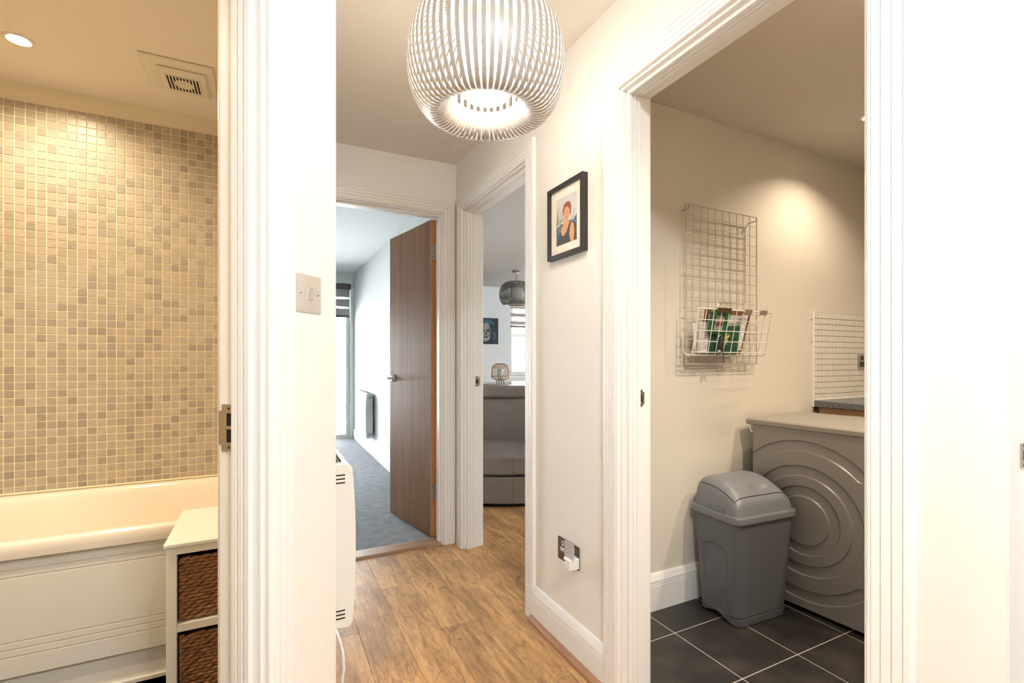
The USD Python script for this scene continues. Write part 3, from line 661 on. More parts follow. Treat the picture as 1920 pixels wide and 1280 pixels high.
heater('panel_heater', 'grey panel heater on the bedroom wall beyond the oak door', 1.10, 5.72, 6.45, .225, .745, -1, .105, HEATG)

# framed photograph
pf = Thing('picture_frame', 'black framed photograph of a red-haired person in a dark top on the right hall wall', 'picture frame', (XR, 1.583, 1.55))
py0, py1, pz0, pz1 = 1.462, 1.712, 1.548, 1.836; fxd = XR - .024
def onw(poly, x, t): return extr_to(poly, t, frame((x, 0, 0), (0, -1, 0), (0, 0, 1), (-1, 0, 0)))   # polygon in (-y, z), thickness towards the hall
def ring_poly(a, b, c, d, w): return sbox(a, b, c, d).difference(sbox(a + w, b + w, c - w, d - w))
W_, Hh = py1 - py0, pz1 - pz0
for nm, q in (('frame_side', [(-py1, pz0), (-py1, pz1), (-py1 + .016, pz1 - .016), (-py1 + .016, pz0 + .016)]), ('frame_side', [(-py0, pz0), (-py0, pz1), (-py0 - .016, pz1 - .016), (-py0 - .016, pz0 + .016)]),
              ('frame_top', [(-py1, pz1), (-py0, pz1), (-py0 - .016, pz1 - .016), (-py1 + .016, pz1 - .016)]), ('frame_bottom', [(-py1, pz0), (-py0, pz0), (-py0 - .016, pz0 + .016), (-py1 + .016, pz0 + .016)])):
    pf.part(nm, onw(Polygon(q), XR, .024), BLACKW, smooth=False)
pf.part('mount', onw(sbox(-py1 + .014, pz0 + .014, -py0 - .014, pz1 - .014), XR, .013), MOUNT, smooth=False)
a0, a1, b0, b1 = -py1 + .055, -py0 - .052, pz0 + .052, pz1 - .052        # print
Wp, Hp = a1 - a0, b1 - b0
def up(pts): return Polygon([(a0 + Wp * x, b0 + Hp * y) for x, y in pts])
flat = lambda c, n_: mat(n_, c, .55)
pr_ = pf.part('print', onw(sbox(a0, b0, a1, b1), XR, .0134), flat((.62, .60, .58), 'print_sky'), smooth=False, label='colour photograph of a person with short red hair and a dark sleeveless top')
lay = [.0136]
def pl(nm, polys, c, key):
    lay[0] += .00012
    clip = sbox(a0, b0, a1, b1); u = unary_union(polys).buffer(0).intersection(clip)
    gs = [g for g in getattr(u, 'geoms', [u]) if g.geom_type == 'Polygon' and not g.is_empty]
    pf.part(nm, [onw(g, XR, lay[0]) for g in gs], flat(c, key), smooth=False, under=pr_)
def ell(cx, cy, rx, ry, n=28): return up([(cx + rx * math.cos(t), cy + ry * math.sin(t)) for t in np.linspace(0, 2 * math.pi, n, False)])
rp = np.random.default_rng(3)
def blades(n, cx, cy, l0, l1, w, d0, d1):
    out = []
    for _ in range(n):
        t = math.radians(rp.uniform(d0, d1)); l = rp.uniform(l0, l1); x, y = cx + rp.uniform(-.05, .05), cy + rp.uniform(-.04, .04); dx, dy = math.cos(t), math.sin(t)
        out.append(up([(x - dy * w, y + dx * w), (x + dx * l, y + dy * l), (x + dy * w, y - dx * w)]))
    return out
pl('foliage', [up([(0, 0), (1, 0), (1, .42), (.7, .46), (.35, .42), (0, .5)])], (.10, .13, .14), 'print_dark_green')
pl('sea', [up([(.62, .30), (1, .28), (1, .52), (.7, .42)]), up([(0, .2), (.25, .2), (.2, .34), (0, .36)])], (.04, .15, .21), 'print_blue')
pl('leaves', blades(10, .02, .42, .25, .45, .022, 20, 88) + blades(5, .1, .3, .2, .35, .02, 10, 60), (.20, .20, .10), 'print_olive')
pl('pale_leaves', blades(9, .72, .36, .2, .4, .012, -10, 60) + blades(7, .05, .42, .2, .4, .01, 0, 60), (.55, .57, .55), 'print_pale')
pl('top', [up([(.02, 0), (.08, .13), (.22, .30), (.36, .20), (.52, .22), (.66, .40), (.80, .43), (.96, .36), (1, 0)])], (.06, .058, .066), 'print_top')
pl('skin', [up([(.24, .28), (.27, .20), (.37, .16), (.50, .22), (.60, .33), (.68, .41), (.58, .46), (.55, .52), (.38, .50), (.36, .40), (.27, .34)]), up([(.72, 0), (.66, .16), (.70, .32), (.77, .40), (.86, .36), (.90, .20), (.86, 0)]), ell(.50, .63, .145, .155)], (.66, .33, .17), 'print_skin')
pl('hair', [up([(.34, .60), (.33, .72), (.40, .83), (.52, .87), (.66, .85), (.74, .76), (.73, .62), (.69, .55), (.67, .68), (.60, .75), (.48, .77), (.39, .70), (.36, .60)])], (.30, .085, .03), 'print_hair')
pl('face_detail', [ell(.45, .655, .022, .010, 12), ell(.565, .655, .022, .010, 12), up([(.49, .61), (.53, .61), (.51, .585)]), ell(.505, .545, .045, .009, 12)], (.36, .12, .06), 'print_shadow')
# picture glazing omitted from the print's face: the photo shows no reflection on it

# socket with a plug-in night light
so = Thing('wall_socket', 'dark bronze double wall socket above the skirting of the right hall wall', 'socket', (XR, 1.587, .345))
sy0, sy1, sz0, sz1 = 1.514, 1.660, .346, .434
so.part('plate', onw(Polygon(rrect(-sy1, sz0, -sy0, sz1, .005)), XR, .0045), BRONZE, smooth=False)
def outlet(yc):
    o = so.part('outlet', onw(unary_union([Polygon(rrect(-yc - .018, .383, -yc + .018, .396, .003)), ]), XR, .0050), WHITE, smooth=False, label='white outlet insert')
    so.part('pin_hole', [onw(sbox(-yc - .013, .387, -yc - .006, .391), XR, .0053), onw(sbox(-yc + .006, .387, -yc + .013, .391), XR, .0053)], DARK, smooth=False, under=o)
    w = so.part('switch', onw(Polygon(rrect(-yc - .006, .404, -yc + .006, .424, .003)), XR, .0058), WHITE, smooth=False)
    so.part('switch_mark', onw(Polygon(rrect(-yc - .0025, .409, -yc + .0025, .419, .001)), XR, .0062), DARK, smooth=False, under=w)
outlet(1.625); outlet(1.548)
nl = Thing('plug_in_night_light', 'white plug-in night light with a clear upright panel in the right-hand socket', 'night light', (XR - .005, 1.530, .352))
nl.part('base', rbox(XR - .050, 1.506, .355, XR - .005, 1.552, .398, .006), WHITE, smooth=40)
nl.part('sensor', cyl((XR - .0520, 1.541, .386), (XR - .049, 1.541, .386), .003, 12), BLACK)
nl.part('panel', bx(XR - .040, 1.500, .396, XR - .034, 1.560, .455, .0012), CLEARP)
nl.part('panel_edge', tube([(XR - .037, 1.501, .398), (XR - .037, 1.501, .454), (XR - .037, 1.559, .454), (XR - .037, 1.559, .398)], .0010, 6), WHITE)

# ------------------------------------------------------------------ the oak door
hx, hy = .9215, 2.972; dirx = np.array([.803 - .9215, 3.602 - 2.972, 0]); DW = float(np.linalg.norm(dirx)); da = math.atan2(dirx[1], dirx[0])
od = Thing('oak_door', 'dark oak veneer door standing open into the bedroom', 'door', (hx, hy, .0), da)
def dp(n, m, mt, **k): return od.part(n, m, mt, world=False, **k)
# local: x along the leaf from the hinge edge, y to the left (room face is y>0 side), z up
dz0, dz1 = .012, 2.032
dp('leaf', bx(.006, -.0365, dz0, DW - .006, .0, dz1, .0015), OAKDOOR, smooth=False)
dp('lipping', bx(0, -.0362, dz0, .0062, -.0003, dz1, .001), OAKEDGE, smooth=False, label='orange-brown hinge edge lipping')
dp('lipping', bx(DW - .0062, -.0362, dz0, DW, -.0003, dz1, .001), OAKEDGE, smooth=False)
for zc in (1.83, .30):
    hg = dp('hinge', bx(-.0012, -.034, zc - .05, .0008, -.004, zc + .05, .0004), STEEL, smooth=False)
    for q in (-.035, 0, .035): od.part('screw', cyl((-.0018, -.018 + (.006 if q else -.006), zc + q), (.0, -.018 + (.006 if q else -.006), zc + q), .0035, 10), BRONZE, world=False, under=hg, smooth=False)
    for k in range(5): od.part('knuckle', cyl((-.004, -.041, zc - .05 + k * .0202), (-.004, -.041, zc - .0315 + k * .0202), .0062, 14), STEEL, world=False, under=hg)
for s in (1, -1):
    yb = .0 if s > 0 else -.0365; xc = DW - .062; zc = 1.005
    rose = lathe([(0, .010), (.012, .010), (.022, .008), (.0255, .004), (.0262, 0), (0, 0)], n=32); rose.apply_transform(frame((xc, yb, zc), (1, 0, 0), (0, 0, 1) if s < 0 else (0, 0, -1), (0, s, 0)))
    hp = dp('handle', rose, CHROME)
    pts = [(xc, yb + s * .008, zc), (xc, yb + s * .036, zc), (xc - .004, yb + s * .046, zc), (xc - .014, yb + s * .050, zc), (xc - .06, yb + s * .051, zc + .003), (xc - .112, yb + s * .049, zc + .001)]
    od.part('lever', tube(pts, [.010, .009, .009, .0095, .009, .006], 14), CHROME, world=False, under=hp, smooth=50)
# ------------------------------------------------------------------ kitchen
KW = 1.685
wm = Thing('washing_machine', 'grey washing machine with pressed concentric rings on its side panel', 'washing machine', (2.150, 1.604, 0), math.radians(-85.5))
def wp(n, m, mt, **k): return wm.part(n, m, mt, world=False, **k)
WX, WZ0, WZ1, WY = .585, .018, .822, .530
nx, nz = 290, 400
gx, gz = np.meshgrid(np.linspace(.0, WX, nx), np.linspace(WZ0, WZ1, nz), indexing='ij')
dx, dz = gx - .240, gz - .413; rr = np.hypot(dx, dz); an = np.degrees(np.arctan2(dz, dx))
def sstep(e): return np.clip(e / .0038, 0, 1) ** 2 * (3 - 2 * np.clip(e / .0038, 0, 1))
def band(r0, r1): return sstep(rr - r0) * sstep(r1 - rr)
dep = np.maximum(band(.108, .156), band(.200, .248))
for a0_, a1_ in ((46, 134), (-134, -46)):
    ac, ah = (a0_ + a1_) / 2, (a1_ - a0_) / 2
    along = np.clip(np.abs((an - ac + 180) % 360 - 180), 0, ah) ; aa = np.radians(ac + np.sign((an - ac + 180) % 360 - 180) * along)
    dist = np.hypot(dx - .337 * np.cos(aa), dz - .337 * np.sin(aa)); dep = np.maximum(dep, sstep(.0245 - dist))
gy = dep * .0058
V = np.stack([gx, gy, gz], -1).reshape(-1, 3); i, j = np.meshgrid(np.arange(nx - 1), np.arange(nz - 1), indexing='ij'); q = (i * nz + j).ravel()
F = np.vstack([np.stack([q, q + nz, q + nz + 1], 1), np.stack([q, q + nz + 1, q + 1], 1)])
wp('side_panel', trimesh.Trimesh(V, F, process=False), WASH, smooth=True)
wp('body', [bx(0, .006, WZ0, WX, WY, WZ1), bx(.0, 0, WZ0, .002, .01, WZ1), bx(WX - .002, 0, WZ0, WX, .01, WZ1)], WASH, smooth=False)
wp('top_board', bx(-.034, -.010, .822, WX + .018, WY + .006, .851, .006), WASHTOP)
wp('rear_bracket', tube([(-.018, .012, .822), (-.018, .010, .795), (-.012, .012, .785), (-.001, .014, .780)], .005, 8), WHITE)
for fx_ in (.05, WX - .05):
    for fy_ in (.05, WY - .05): wp('foot', cyl((fx_, fy_, 0), (fx_, fy_, .02), .02), BLACK)
prt = lathe([(.0, .012), (.12, .014), (.15, .022), (.17, .022), (.185, .008), (.185, 0), (0, 0)], n=48); prt.apply_transform(frame((WX, .27, .42), (0, 1, 0), (0, 0, 1), (1, 0, 0)))
wp('porthole', prt, BLACK)
wp('control_panel', bx(WX - .001, .02, .70, WX + .004, WY - .02, .81, .002), WASH)
kn = lathe([(0, .022), (.022, .022), (.026, 0), (0, 0)], n=32); kn.apply_transform(frame((WX + .003, .27, .755), (0, 1, 0), (0, 0, 1), (1, 0, 0)))
wp('programme_knob', kn, CHROME)

bn = Thing('waste_bin', 'grey plastic swing-top waste bin in front of the washing machine', 'waste bin', (1.948, 1.505, 0), math.radians(-3.2))
def bpz(n, m, mt, **k): return bn.part(n, m, mt, world=False, **k)
def dense(hx_, hy_, r, z, ox=0, oy=0, n=44):
    p = rrect(-hx_, -hy_, hx_, hy_, r, 7); p = np.vstack([p, p[:1]]); s = np.r_[0, np.cumsum(np.linalg.norm(np.diff(p, axis=0), axis=1))]
    t = np.linspace(0, s[-1], 4 * n, endpoint=False)
    return np.stack([np.interp(t, s, p[:, 0]) + ox, np.interp(t, s, p[:, 1]) + oy, np.full(len(t), z)], 1)
rings = []
BZ0, BZ1 = .040, .452
for z in np.linspace(BZ0, BZ1, 60):
    u = z / .46; hx_, hy_ = .148 + .032 * u, .108 + .024 * u
    p = dense(hx_, hy_, .032, z, -.016 * (1 - u), -.010 * (1 - u), 60)
    for sx in (-1, 1):                   # arched recess on both short sides
        side = np.clip((p[:, 0] * sx - (hx_ - .02)) / .004, 0, 1); yy = p[:, 1]
        top = .335 - .9 * np.abs(yy + .004) ** 1.35; e = np.minimum.reduce([(.070 - np.abs(yy)) / .007, np.full_like(yy, (top - z)) / .007 if np.isscalar(top) else (top - z) / .007, np.ones_like(yy)])
        p[:, 0] -= sx * side * .0075 * np.clip(e, 0, 1)
    rings.append(p)
bpz('body', loft(rings), GREYP, smooth=40)
pr0 = []
for z, ins in ((0, .004), (.003, .0), (.034, .0), (.036, .006), (.044, .006)):
    u = z / .46; p = dense(.148 + .032 * u - ins, .108 + .024 * u - ins, .030, z, -.016 * (1 - u), -.010 * (1 - u), 60)
    # the foot line bows upwards at the middle of each short side
    pr0.append(p)
pl_ = loft(pr0); v = pl_.vertices; bow = .022 * np.exp(-(v[:, 1] / .055) ** 2) * (np.abs(v[:, 0]) > .12) * (v[:, 2] < .004) ; v[:, 2] += bow; pl_.vertices = v
bpz('foot', pl_, GREYP, smooth=40)
bpz('rim', loft([dense(.184, .134, .036, .444), dense(.190, .141, .038, .446), dense(.191, .143, .038, .468), dense(.188, .138, .036, .474), dense(.172, .124, .034, .474)]), GREYL, smooth=40)
# lid: arched between the long sides, steep at the short ends
def lidz(x, y):
    hx_, hy_ = .178, .130; a = np.clip(np.abs(x) / hx_, 0, 1); b = np.clip((y + hy_) / (2 * hy_), 0, 1)
    arch = np.interp(b, [0, .03, .08, .16, .30, .46, .62, .76, .88, .95, 1], [0, .34, .47, .60, .77, .91, .98, 1.0, .97, .86, .0])
    return .470 + .136 * arch * (1 - a ** 9) ** .6
ux = np.concatenate([np.linspace(-1, -.85, 14)[:-1], np.linspace(-.85, .85, 40), np.linspace(.85, 1, 14)[1:]]) * .178; uy = np.linspace(-1, 1, 70) * .130
LX, LY = np.meshgrid(ux, uy, indexing='ij')
# round the plan corners
cr = .034; ex = np.maximum(np.abs(LX) - (.178 - cr), 0); ey = np.maximum(np.abs(LY) - (.130 - cr), 0)
LZ = lidz(LX, LY); ker = np.array([.25, .5, .25])
for _ in range(3): LZ[:, 1:-1] = .25 * LZ[:, :-2] + .5 * LZ[:, 1:-1] + .25 * LZ[:, 2:]
LZ = .470 + (LZ - .470) * np.clip(1 - (np.hypot(ex, ey) / cr) ** 5, 0, 1) ** .5
hd = ((LX - .02) / .052) ** 2 + ((LY + .062) / .020) ** 2
LZ -= .010 * np.clip(1 - hd, 0, 1) ** .6 * (LY > -.083)
def hf(Xg, Yg, Zg):
    n0, n1 = Xg.shape; V = np.stack([Xg, Yg, Zg], -1).reshape(-1, 3); i, j = np.meshgrid(np.arange(n0 - 1), np.arange(n1 - 1), indexing='ij'); q = (i * n1 + j).ravel()
    return trimesh.Trimesh(V, np.vstack([np.stack([q, q + n1, q + n1 + 1], 1), np.stack([q, q + n1 + 1, q + 1], 1)]), process=False)
bpz('lid', hf(LX, LY, LZ), GREYL, smooth=True)
fxm = slice(10, 58); fym = slice(9, 58)
flap = hf(LX[fxm, fym], LY[fxm, fym], LZ[fxm, fym] + .0032)
bpz('swing_flap', flap, GREYL, smooth=True)
fe = [(LX[a, b], LY[a, b], LZ[a, b] + .0012) for a, b in [(k, 9) for k in range(10, 58)] + [(57, k) for k in range(9, 58)] + [(k, 57) for k in range(57, 9, -1)] + [(10, k) for k in range(57, 9, -1)]]
bpz('flap_gap', tube(fe, .0009, 6, closed=True), BLACK)
for k in range(7): bpz('end_rib', bx(-.180, -.060 + k * .016, .478, -.1755, -.055 + k * .016, .500 - .0005 * k, .001), GREYL)

# worktop, base cabinet, splashback
wt = Thing('worktop', 'speckled grey kitchen worktop above the washing machine', 'worktop', (3.08, .6, .874))
wt.part('slab', bx(2.770, -.9, .874, 3.40, KW, .912, .004), WORKTOP)
wt.part('end_cap', bx(2.772, KW - .004, .850, 2.800, KW, .874), WORKTOP, smooth=False)
bc = Thing('base_cabinet', 'kitchen base cabinet with a beech edge under the worktop', 'cabinet', (3.09, .6, 0))
bc.part('carcass', bx(2.800, -.88, .10, 3.398, KW - .018, .872), CORK, smooth=False)
for k in range(4): bc.part('door', bx(2.780, -.88 + k * .60, .105, 2.799, -.88 + k * .60 + .596, .845, .002), CORK)
bc.part('plinth', bx(2.84, -.88, 0, 2.855, KW - .018, .10), CORK, smooth=False)
sp = Thing('wall_tiling', 'white mosaic splashback tiles above the worktop', 'tiling', (3.08, KW, .912), kind='structure')
sp.part('grout', bx(2.772, KW - .0035, .912, 3.40, KW + .001, 1.413), GROUTS, smooth=False)
sp.part('edge_trim', bx(2.762, KW - .009, .874, 2.774, KW + .001, 1.415, .002), WHITE)
for i in range(19):
    for j in range(15):
        x, z = 2.776 + i * .0338, 1.412 - (j + 1) * .0333
        sp.part('mosaic_tile', bx(x + .0015, KW - .0075, z + .0013, x + .0323, KW - .001, z + .0320, .0012), SPLASH, smooth=False)
sp.part('sealant', tube([(2.776, KW - .007, .914), (3.40, KW - .007, .914)], .004, 8), WHITE)
ks = Thing('wall_socket', 'steel double socket with black inserts on the white splashback', 'socket', (3.278, KW - .008, 1.13))
def onk(poly, t, d=0.008): return extr_to(poly, t, frame((0, KW - d, 0), (1, 0, 0), (0, 0, 1), (0, -1, 0)))
ks.part('plate', onk(Polygon(rrect(3.205, 1.088, 3.351, 1.174, .004)), .005), STEEL, smooth=False)
for xc in (3.243, 3.313):
    ks.part('outlet', onk(sbox(xc - .025, 1.098, xc + .025, 1.130), .0056), BLACK, smooth=False); sw = ks.part('switch', onk(sbox(xc - .012, 1.138, xc + .012, 1.164), .0072), BLACK, smooth=False)
pg = Thing('wall_plug', 'two small dark screw holes in the kitchen wall left of the splashback', 'screw hole', (2.757, KW, 1.24))
for z in (1.370, 1.243): pg.part('hole', extr_to(Point(2.757, z).buffer(.0035, 8), .0006, frame((0, KW, 0), (1, 0, 0), (0, 0, 1), (0, -1, 0))), DARK, smooth=False)

# wire grid on the wall
GY = 1.648
wg = Thing('wire_grid', 'cream wire grid panel hanging on the kitchen wall', 'wire rack', (1.987, GY, 1.123))
ga, gb, gc, gd = 1.742, 2.238, 1.123, 1.873
wg.part('outer_frame', join([cyl((ga, GY, gc), (gb, GY, gc), .003, 8), cyl((ga, GY, gd), (gb, GY, gd), .003, 8), cyl((ga, GY, gc), (ga, GY, gd), .003, 8), cyl((gb, GY, gc), (gb, GY, gd), .003, 8)]), WIREG)
for k in range(1, 10): wg.part('vertical_wire', cyl((ga + k * (gb - ga) / 10, GY + .002, gc), (ga + k * (gb - ga) / 10, GY + .002, gd), .0019, 7), WIREG)
for k in range(1, 15): wg.part('horizontal_wire', cyl((ga, GY - .0015, gc + k * .05), (gb, GY - .0015, gc + k * .05), .0019, 7), WIREG)
for x in (ga + .012, gb - .012): wg.part('wall_hook', tube([(x, KW, gd - .022), (x, GY - .004, gd - .022), (x, GY - .008, gd - .014), (x, GY - .006, gd - .004)], .003, 8), STEEL)

# wire letter basket hung on the grid
kb = Thing('wire_basket', 'white wire letter basket hooked on the wire grid, full of papers', 'basket', (1.97, 1.60, 1.172))
tx0, tx1, qx0, qx1 = 1.724, 2.226, 1.718, 2.222; ty, qy, tz, qz = 1.556, 1.588, 1.376, 1.178
def front(u, w):          # u across 0..1, w down 0..1
    return np.array([tx0 + (tx1 - tx0) * u + (qx0 - tx0) * w, ty + (qy - ty) * w, tz + (qz - tz) * w])
kb.part('top_wire', tube([(tx0 + .0, GY - .006, tz - .008), (tx0, ty + .02, tz - .002), tuple(front(.0, .0) + (.0, .004, 0)), tuple(front(.02, 0)), tuple(front(.98, 0)), tuple(front(1, 0) + (0, .004, 0)), (tx1, ty + .02, tz - .002), (tx1, GY - .006, tz - .008)], .0030, 8), WIRE)
for k in range(11):
    u = k / 10; p = [front(u, w) for w in (0, .33, .66, .93)]; e = front(u, 1)
    p += [e + (0, .004, -.008), e + (0, .016, -.016), e + (0, .032, -.014), np.array([e[0], GY - .006, qz + .004])]
    if k in (0, 10): p.append(np.array([e[0], GY - .006, qz + .09]))
    kb.part('wire', tube(p, .0028 if k in (0, 10) else .0021, 7), WIRE)
for w in (.25, .5, .75, 1.0): kb.part('cross_wire', cyl(front(0, w) - (0, .002, 0), front(1, w) - (0, .002, 0), .0021, 7), WIRE)
for k in range(3): kb.part('base_wire', cyl((qx0, qy + .014 + k * .016, qz - .015 + k * .004), (qx1, qy + .014 + k * .016, qz - .015 + k * .004), .0021, 7), WIRE)
def card(pts, y_b, y_t, t, zb=1.17, zt=1.38):
    """quad (x,z) corners standing between depth y_b at the bottom and y_t at the top, thickness t"""
    def yy(z): return y_b + (y_t - y_b) * (z - zb) / (zt - zb)
    f_ = [[x, yy(z), z] for x, z in pts]; return loft([f_, [[x, y + t, z] for x, y, z in f_]])
def quad_in(q, m): # inset a quad towards its centre by fractions (mx, mz)
    q = np.array(q); c = q.mean(0); return [tuple(c + (p - c) * m) for p in q]
bf = [(1.832, 1.383), (2.144, 1.381), (2.088, 1.170), (1.812, 1.172)]
bfr = Thing('picture_frame', 'brown wooden frame with a white sheet, standing at the back of the wire basket', 'picture frame', (1.97, 1.62, 1.17))
inn = [(1.848, 1.364), (2.114, 1.364), (2.066, 1.178), (1.829, 1.180)]
for a in range(4):
    b = (a + 1) % 4; bfr.part('frame_bar', card([bf[a], bf[b], inn[b], inn[a]], 1.626, 1.606, .012), BROWNF, smooth=False)
bfr.part('sheet', card(inn, 1.632, 1.612, .003), PAPER, smooth=False)
gr = Thing('picture_frame', 'small bright green frame clipped to the front of the wire basket', 'picture frame', (1.885, 1.59, 1.262))
go = [(1.825, 1.377), (1.954, 1.371), (1.925, 1.262), (1.812, 1.264)]; gi = [(1.857, 1.349), (1.918, 1.346), (1.903, 1.282), (1.846, 1.283)]
for a in range(4):
    b = (a + 1) % 4; gr.part('frame_bar', card([go[a], go[b], gi[b], gi[a]], 1.590, 1.568, .008), GREEN, smooth=False)
gr.part('picture', card(gi, 1.594, 1.572, .003), mat('faded_photo', (.42, .37, .30), .6, var=.35, vscale=60), smooth=False)
gr.part('picture_figures', card([(1.862, 1.318), (1.905, 1.324), (1.902, 1.300), (1.860, 1.298)], 1.5936, 1.5716, .0005), mat('photo_red', (.20, .07, .06), .6, var=.4, vscale=80), smooth=False)
lf = []
for k in range(9):
    t = k * .7; c = np.array([1.842 + .016 * math.cos(t * 2.1), 1.578, 1.362 + .013 * math.sin(t * 1.7)])
    m = ico.copy(); m.apply_scale((.010, .0022, .0055)); rot_about(m, t * 1.3, (0, 1, 0), (0, 0, 0)); m.apply_translation(c - (0, .002 * (k % 3) + .004, 0)); lf.append(m)
gr.part('leaf_ornament', lf, LEAFY, smooth=True)
gc_ = Thing('card', 'dark green card standing behind the small green frame in the wire basket', 'card', (1.945, 1.61, 1.17))
gc_.part('sheet', card([(1.848, 1.303), (2.060, 1.308), (2.033, 1.170), (1.833, 1.171)], 1.606, 1.596, .004), GREEND, smooth=False)
gc_.part('yellow_bow', [tube([(1.943, 1.592, 1.268), (1.936, 1.590, 1.25), (1.944, 1.589, 1.236), (1.935, 1.590, 1.214)], .006, 6), tube([(1.930, 1.590, 1.246), (1.95, 1.588, 1.25), (1.958, 1.59, 1.262)], .006, 6)], YEL)
for nm, q, y in (('white envelope leaning at the left end of the wire basket', [(1.742, 1.313), (1.800, 1.316), (1.812, 1.176), (1.766, 1.175)], 1.613), ('crumpled pale paper in front of the brown frame in the wire basket', [(1.782, 1.318), (1.862, 1.319), (1.852, 1.174), (1.770, 1.176)], 1.604), ('tall white sheet at the right of the wire basket behind the wires', [(2.060, 1.362), (2.105, 1.362), (2.060, 1.19), (2.036, 1.19)], 1.600)):
    e = Thing('envelope' if 'envelope' in nm else 'paper_sheet', nm, 'paper', (q[3][0], y, 1.175)); e.part('sheet', card(q, y + .004, y - .006, .0025), PAPER if 'crumpled' not in nm else mat('crumpled_paper', (.62, .58, .58), .8, var=.12, vscale=25), smooth=False)
ky = Thing('key_bunch', 'bunch of dark keys on a ring hanging from the wire basket', 'keys', (1.883, 1.575, 1.255))
ky.part('ring', tube([(1.884 + .013 * math.cos(t), 1.574, 1.243 + .015 * math.sin(t)) for t in np.linspace(0, 2 * math.pi, 24, False)], .0018, 6, closed=True), STEEL)
def fob(p0, p1, r0, r1): return tube([p0, (np.array(p0) + p1) / 2 + (0, -.003, 0), p1], [r0, max(r0, r1) * 1.1, r1], 10)
ky.part('fob', fob((1.884, 1.572, 1.244), (1.876, 1.570, 1.196), .010, .011), BLACK)
ky.part('key', fob((1.888, 1.574, 1.238), (1.889, 1.570, 1.182), .007, .007), BLACK)
ky.part('key', fob((1.880, 1.573, 1.236), (1.870, 1.568, 1.205), .006, .008), BLACK)
ky.part('key_blade', bx(1.884, 1.570, 1.168, 1.891, 1.572, 1.196, .0005), STEEL)
ky.part('charm', ico.copy().apply_scale(.0085).apply_translation((1.866, 1.566, 1.182)), CHROME, smooth=True)
ky.part('cord', tube([(1.893, 1.574, 1.20), (1.902, 1.575, 1.165), (1.910, 1.576, 1.140), (1.913, 1.577, 1.127)], .0016, 6), BLACK)
clips = (('black bulldog clip holding the small green frame, left of its pair', 1.862), ('black bulldog clip holding the small green frame, right of its pair', 1.905), ('bulldog clip on the top wire near the right edge of the brown frame', 2.050), ('bulldog clip at the right end of the basket top wire', 2.160))
for lb_, xc in clips:
    c_ = Thing('bulldog_clip', lb_, 'clip', (xc, ty - .004, tz), group='bulldog clips on the wire basket'); dark = xc < 2
    c_.part('jaw', loft([[(xc + s_ * .021, ty - .006 + a, tz + b) for a, b in ((-.006, .006), (.012, .006), (.005, -.016), (.001, -.016))] for s_ in (-1, 1)]), STEEL if not dark else BRONZE, smooth=False)
    for s_ in (-1, 1): c_.part('wire_arm', tube([(xc - .012, ty - .004 + s_ * .004, tz + .004), (xc - .015 + s_ * .002, ty - .004 + s_ * .009, tz + .022), (xc - .006, ty - .004 + s_ * .013, tz + .036), (xc + .006, ty - .004 + s_ * .013, tz + .036), (xc + .015 + s_ * .002, ty - .004 + s_ * .009, tz + .022), (xc + .012, ty - .004 + s_ * .004, tz + .004)], .0012, 6), WIRE if not dark else STEEL)

# ------------------------------------------------------------------ bedroom and lounge beyond
def window(n, x0, x1, z0, z1, y, mullions=(), transoms=(), door=False, label=''):
    w = Thing('window_' + str(n), label, None, ((x0 + x1) / 2, y, z0), kind='structure'); f_ = .030 if door else .05
    w.part('frame', [bx(x0, y, z0, x0 + f_, y + .07, z1, .003), bx(x1 - f_, y, z0, x1, y + .07, z1, .003), bx(x0 + f_, y, z1 - f_, x1 - f_, y + .07, z1, .003), bx(x0 + f_, y, z0, x1 - f_, y + .07, z0 + f_, .003)], UPVC)
    xs = [x0 + f_] + list(mullions) + [x1 - f_]
    for m in mullions: w.part('mullion', bx(m - .03, y, z0 + f_, m + .03, y + .07, z1 - f_, .003), UPVC)
    for a, b in zip(xs[:-1], xs[1:]):
        a += .03 * (a in mullions); b -= .03 * (b in mullions); s_ = .028
        sash = w.part('sash', [bx(a, y - .012, z0 + f_, a + s_, y + .05, z1 - f_, .004), bx(b - s_, y - .012, z0 + f_, b, y + .05, z1 - f_, .004), bx(a + s_, y - .012, z0 + f_, b - s_, y + .05, z0 + f_ + s_, .004), bx(a + s_, y - .012, z1 - f_ - s_, b - s_, y + .05, z1 - f_, .004)] + [bx(a + s_, y - .010, t - .028, b - s_, y + .05, t + .028, .004) for t in transoms], UPVC)
        w.part('pane', bx(a + s_ - .004, y + .018, z0 + f_ + s_ - .004, b - s_ + .004, y + .022, z1 - f_ - s_ + .004), PANE, smooth=False, under=sash)
        if door: w.part('handle', [bx(b - .034, y - .018, 1.0, b - .012, y - .012, 1.15, .002), tube([(b - .023, y - .018, 1.09), (b - .023, y - .05, 1.09), (b - .03, y - .055, 1.09), (b - .12, y - .055, 1.09)], .008, 8)], CHROME, under=sash)
    w.part('sill', bx(x0 - (.0 if door else .03), y - (.11 if not door else .0), z0 - .022, x1 + (.0 if door else .03), y + .07, z0, .003), UPVC if not door else CORK)
    return w
window(1, wl1[0], wl1[1], 0.0, 2.215, 7.30, mullions=(.05,), door=True, label='white framed glazed balcony door in the bedroom')
window(2, wl2[0], wl2[1], wz2[0], wz2[1], 7.54, mullions=(), transoms=(1.555,), label='white framed lounge window')
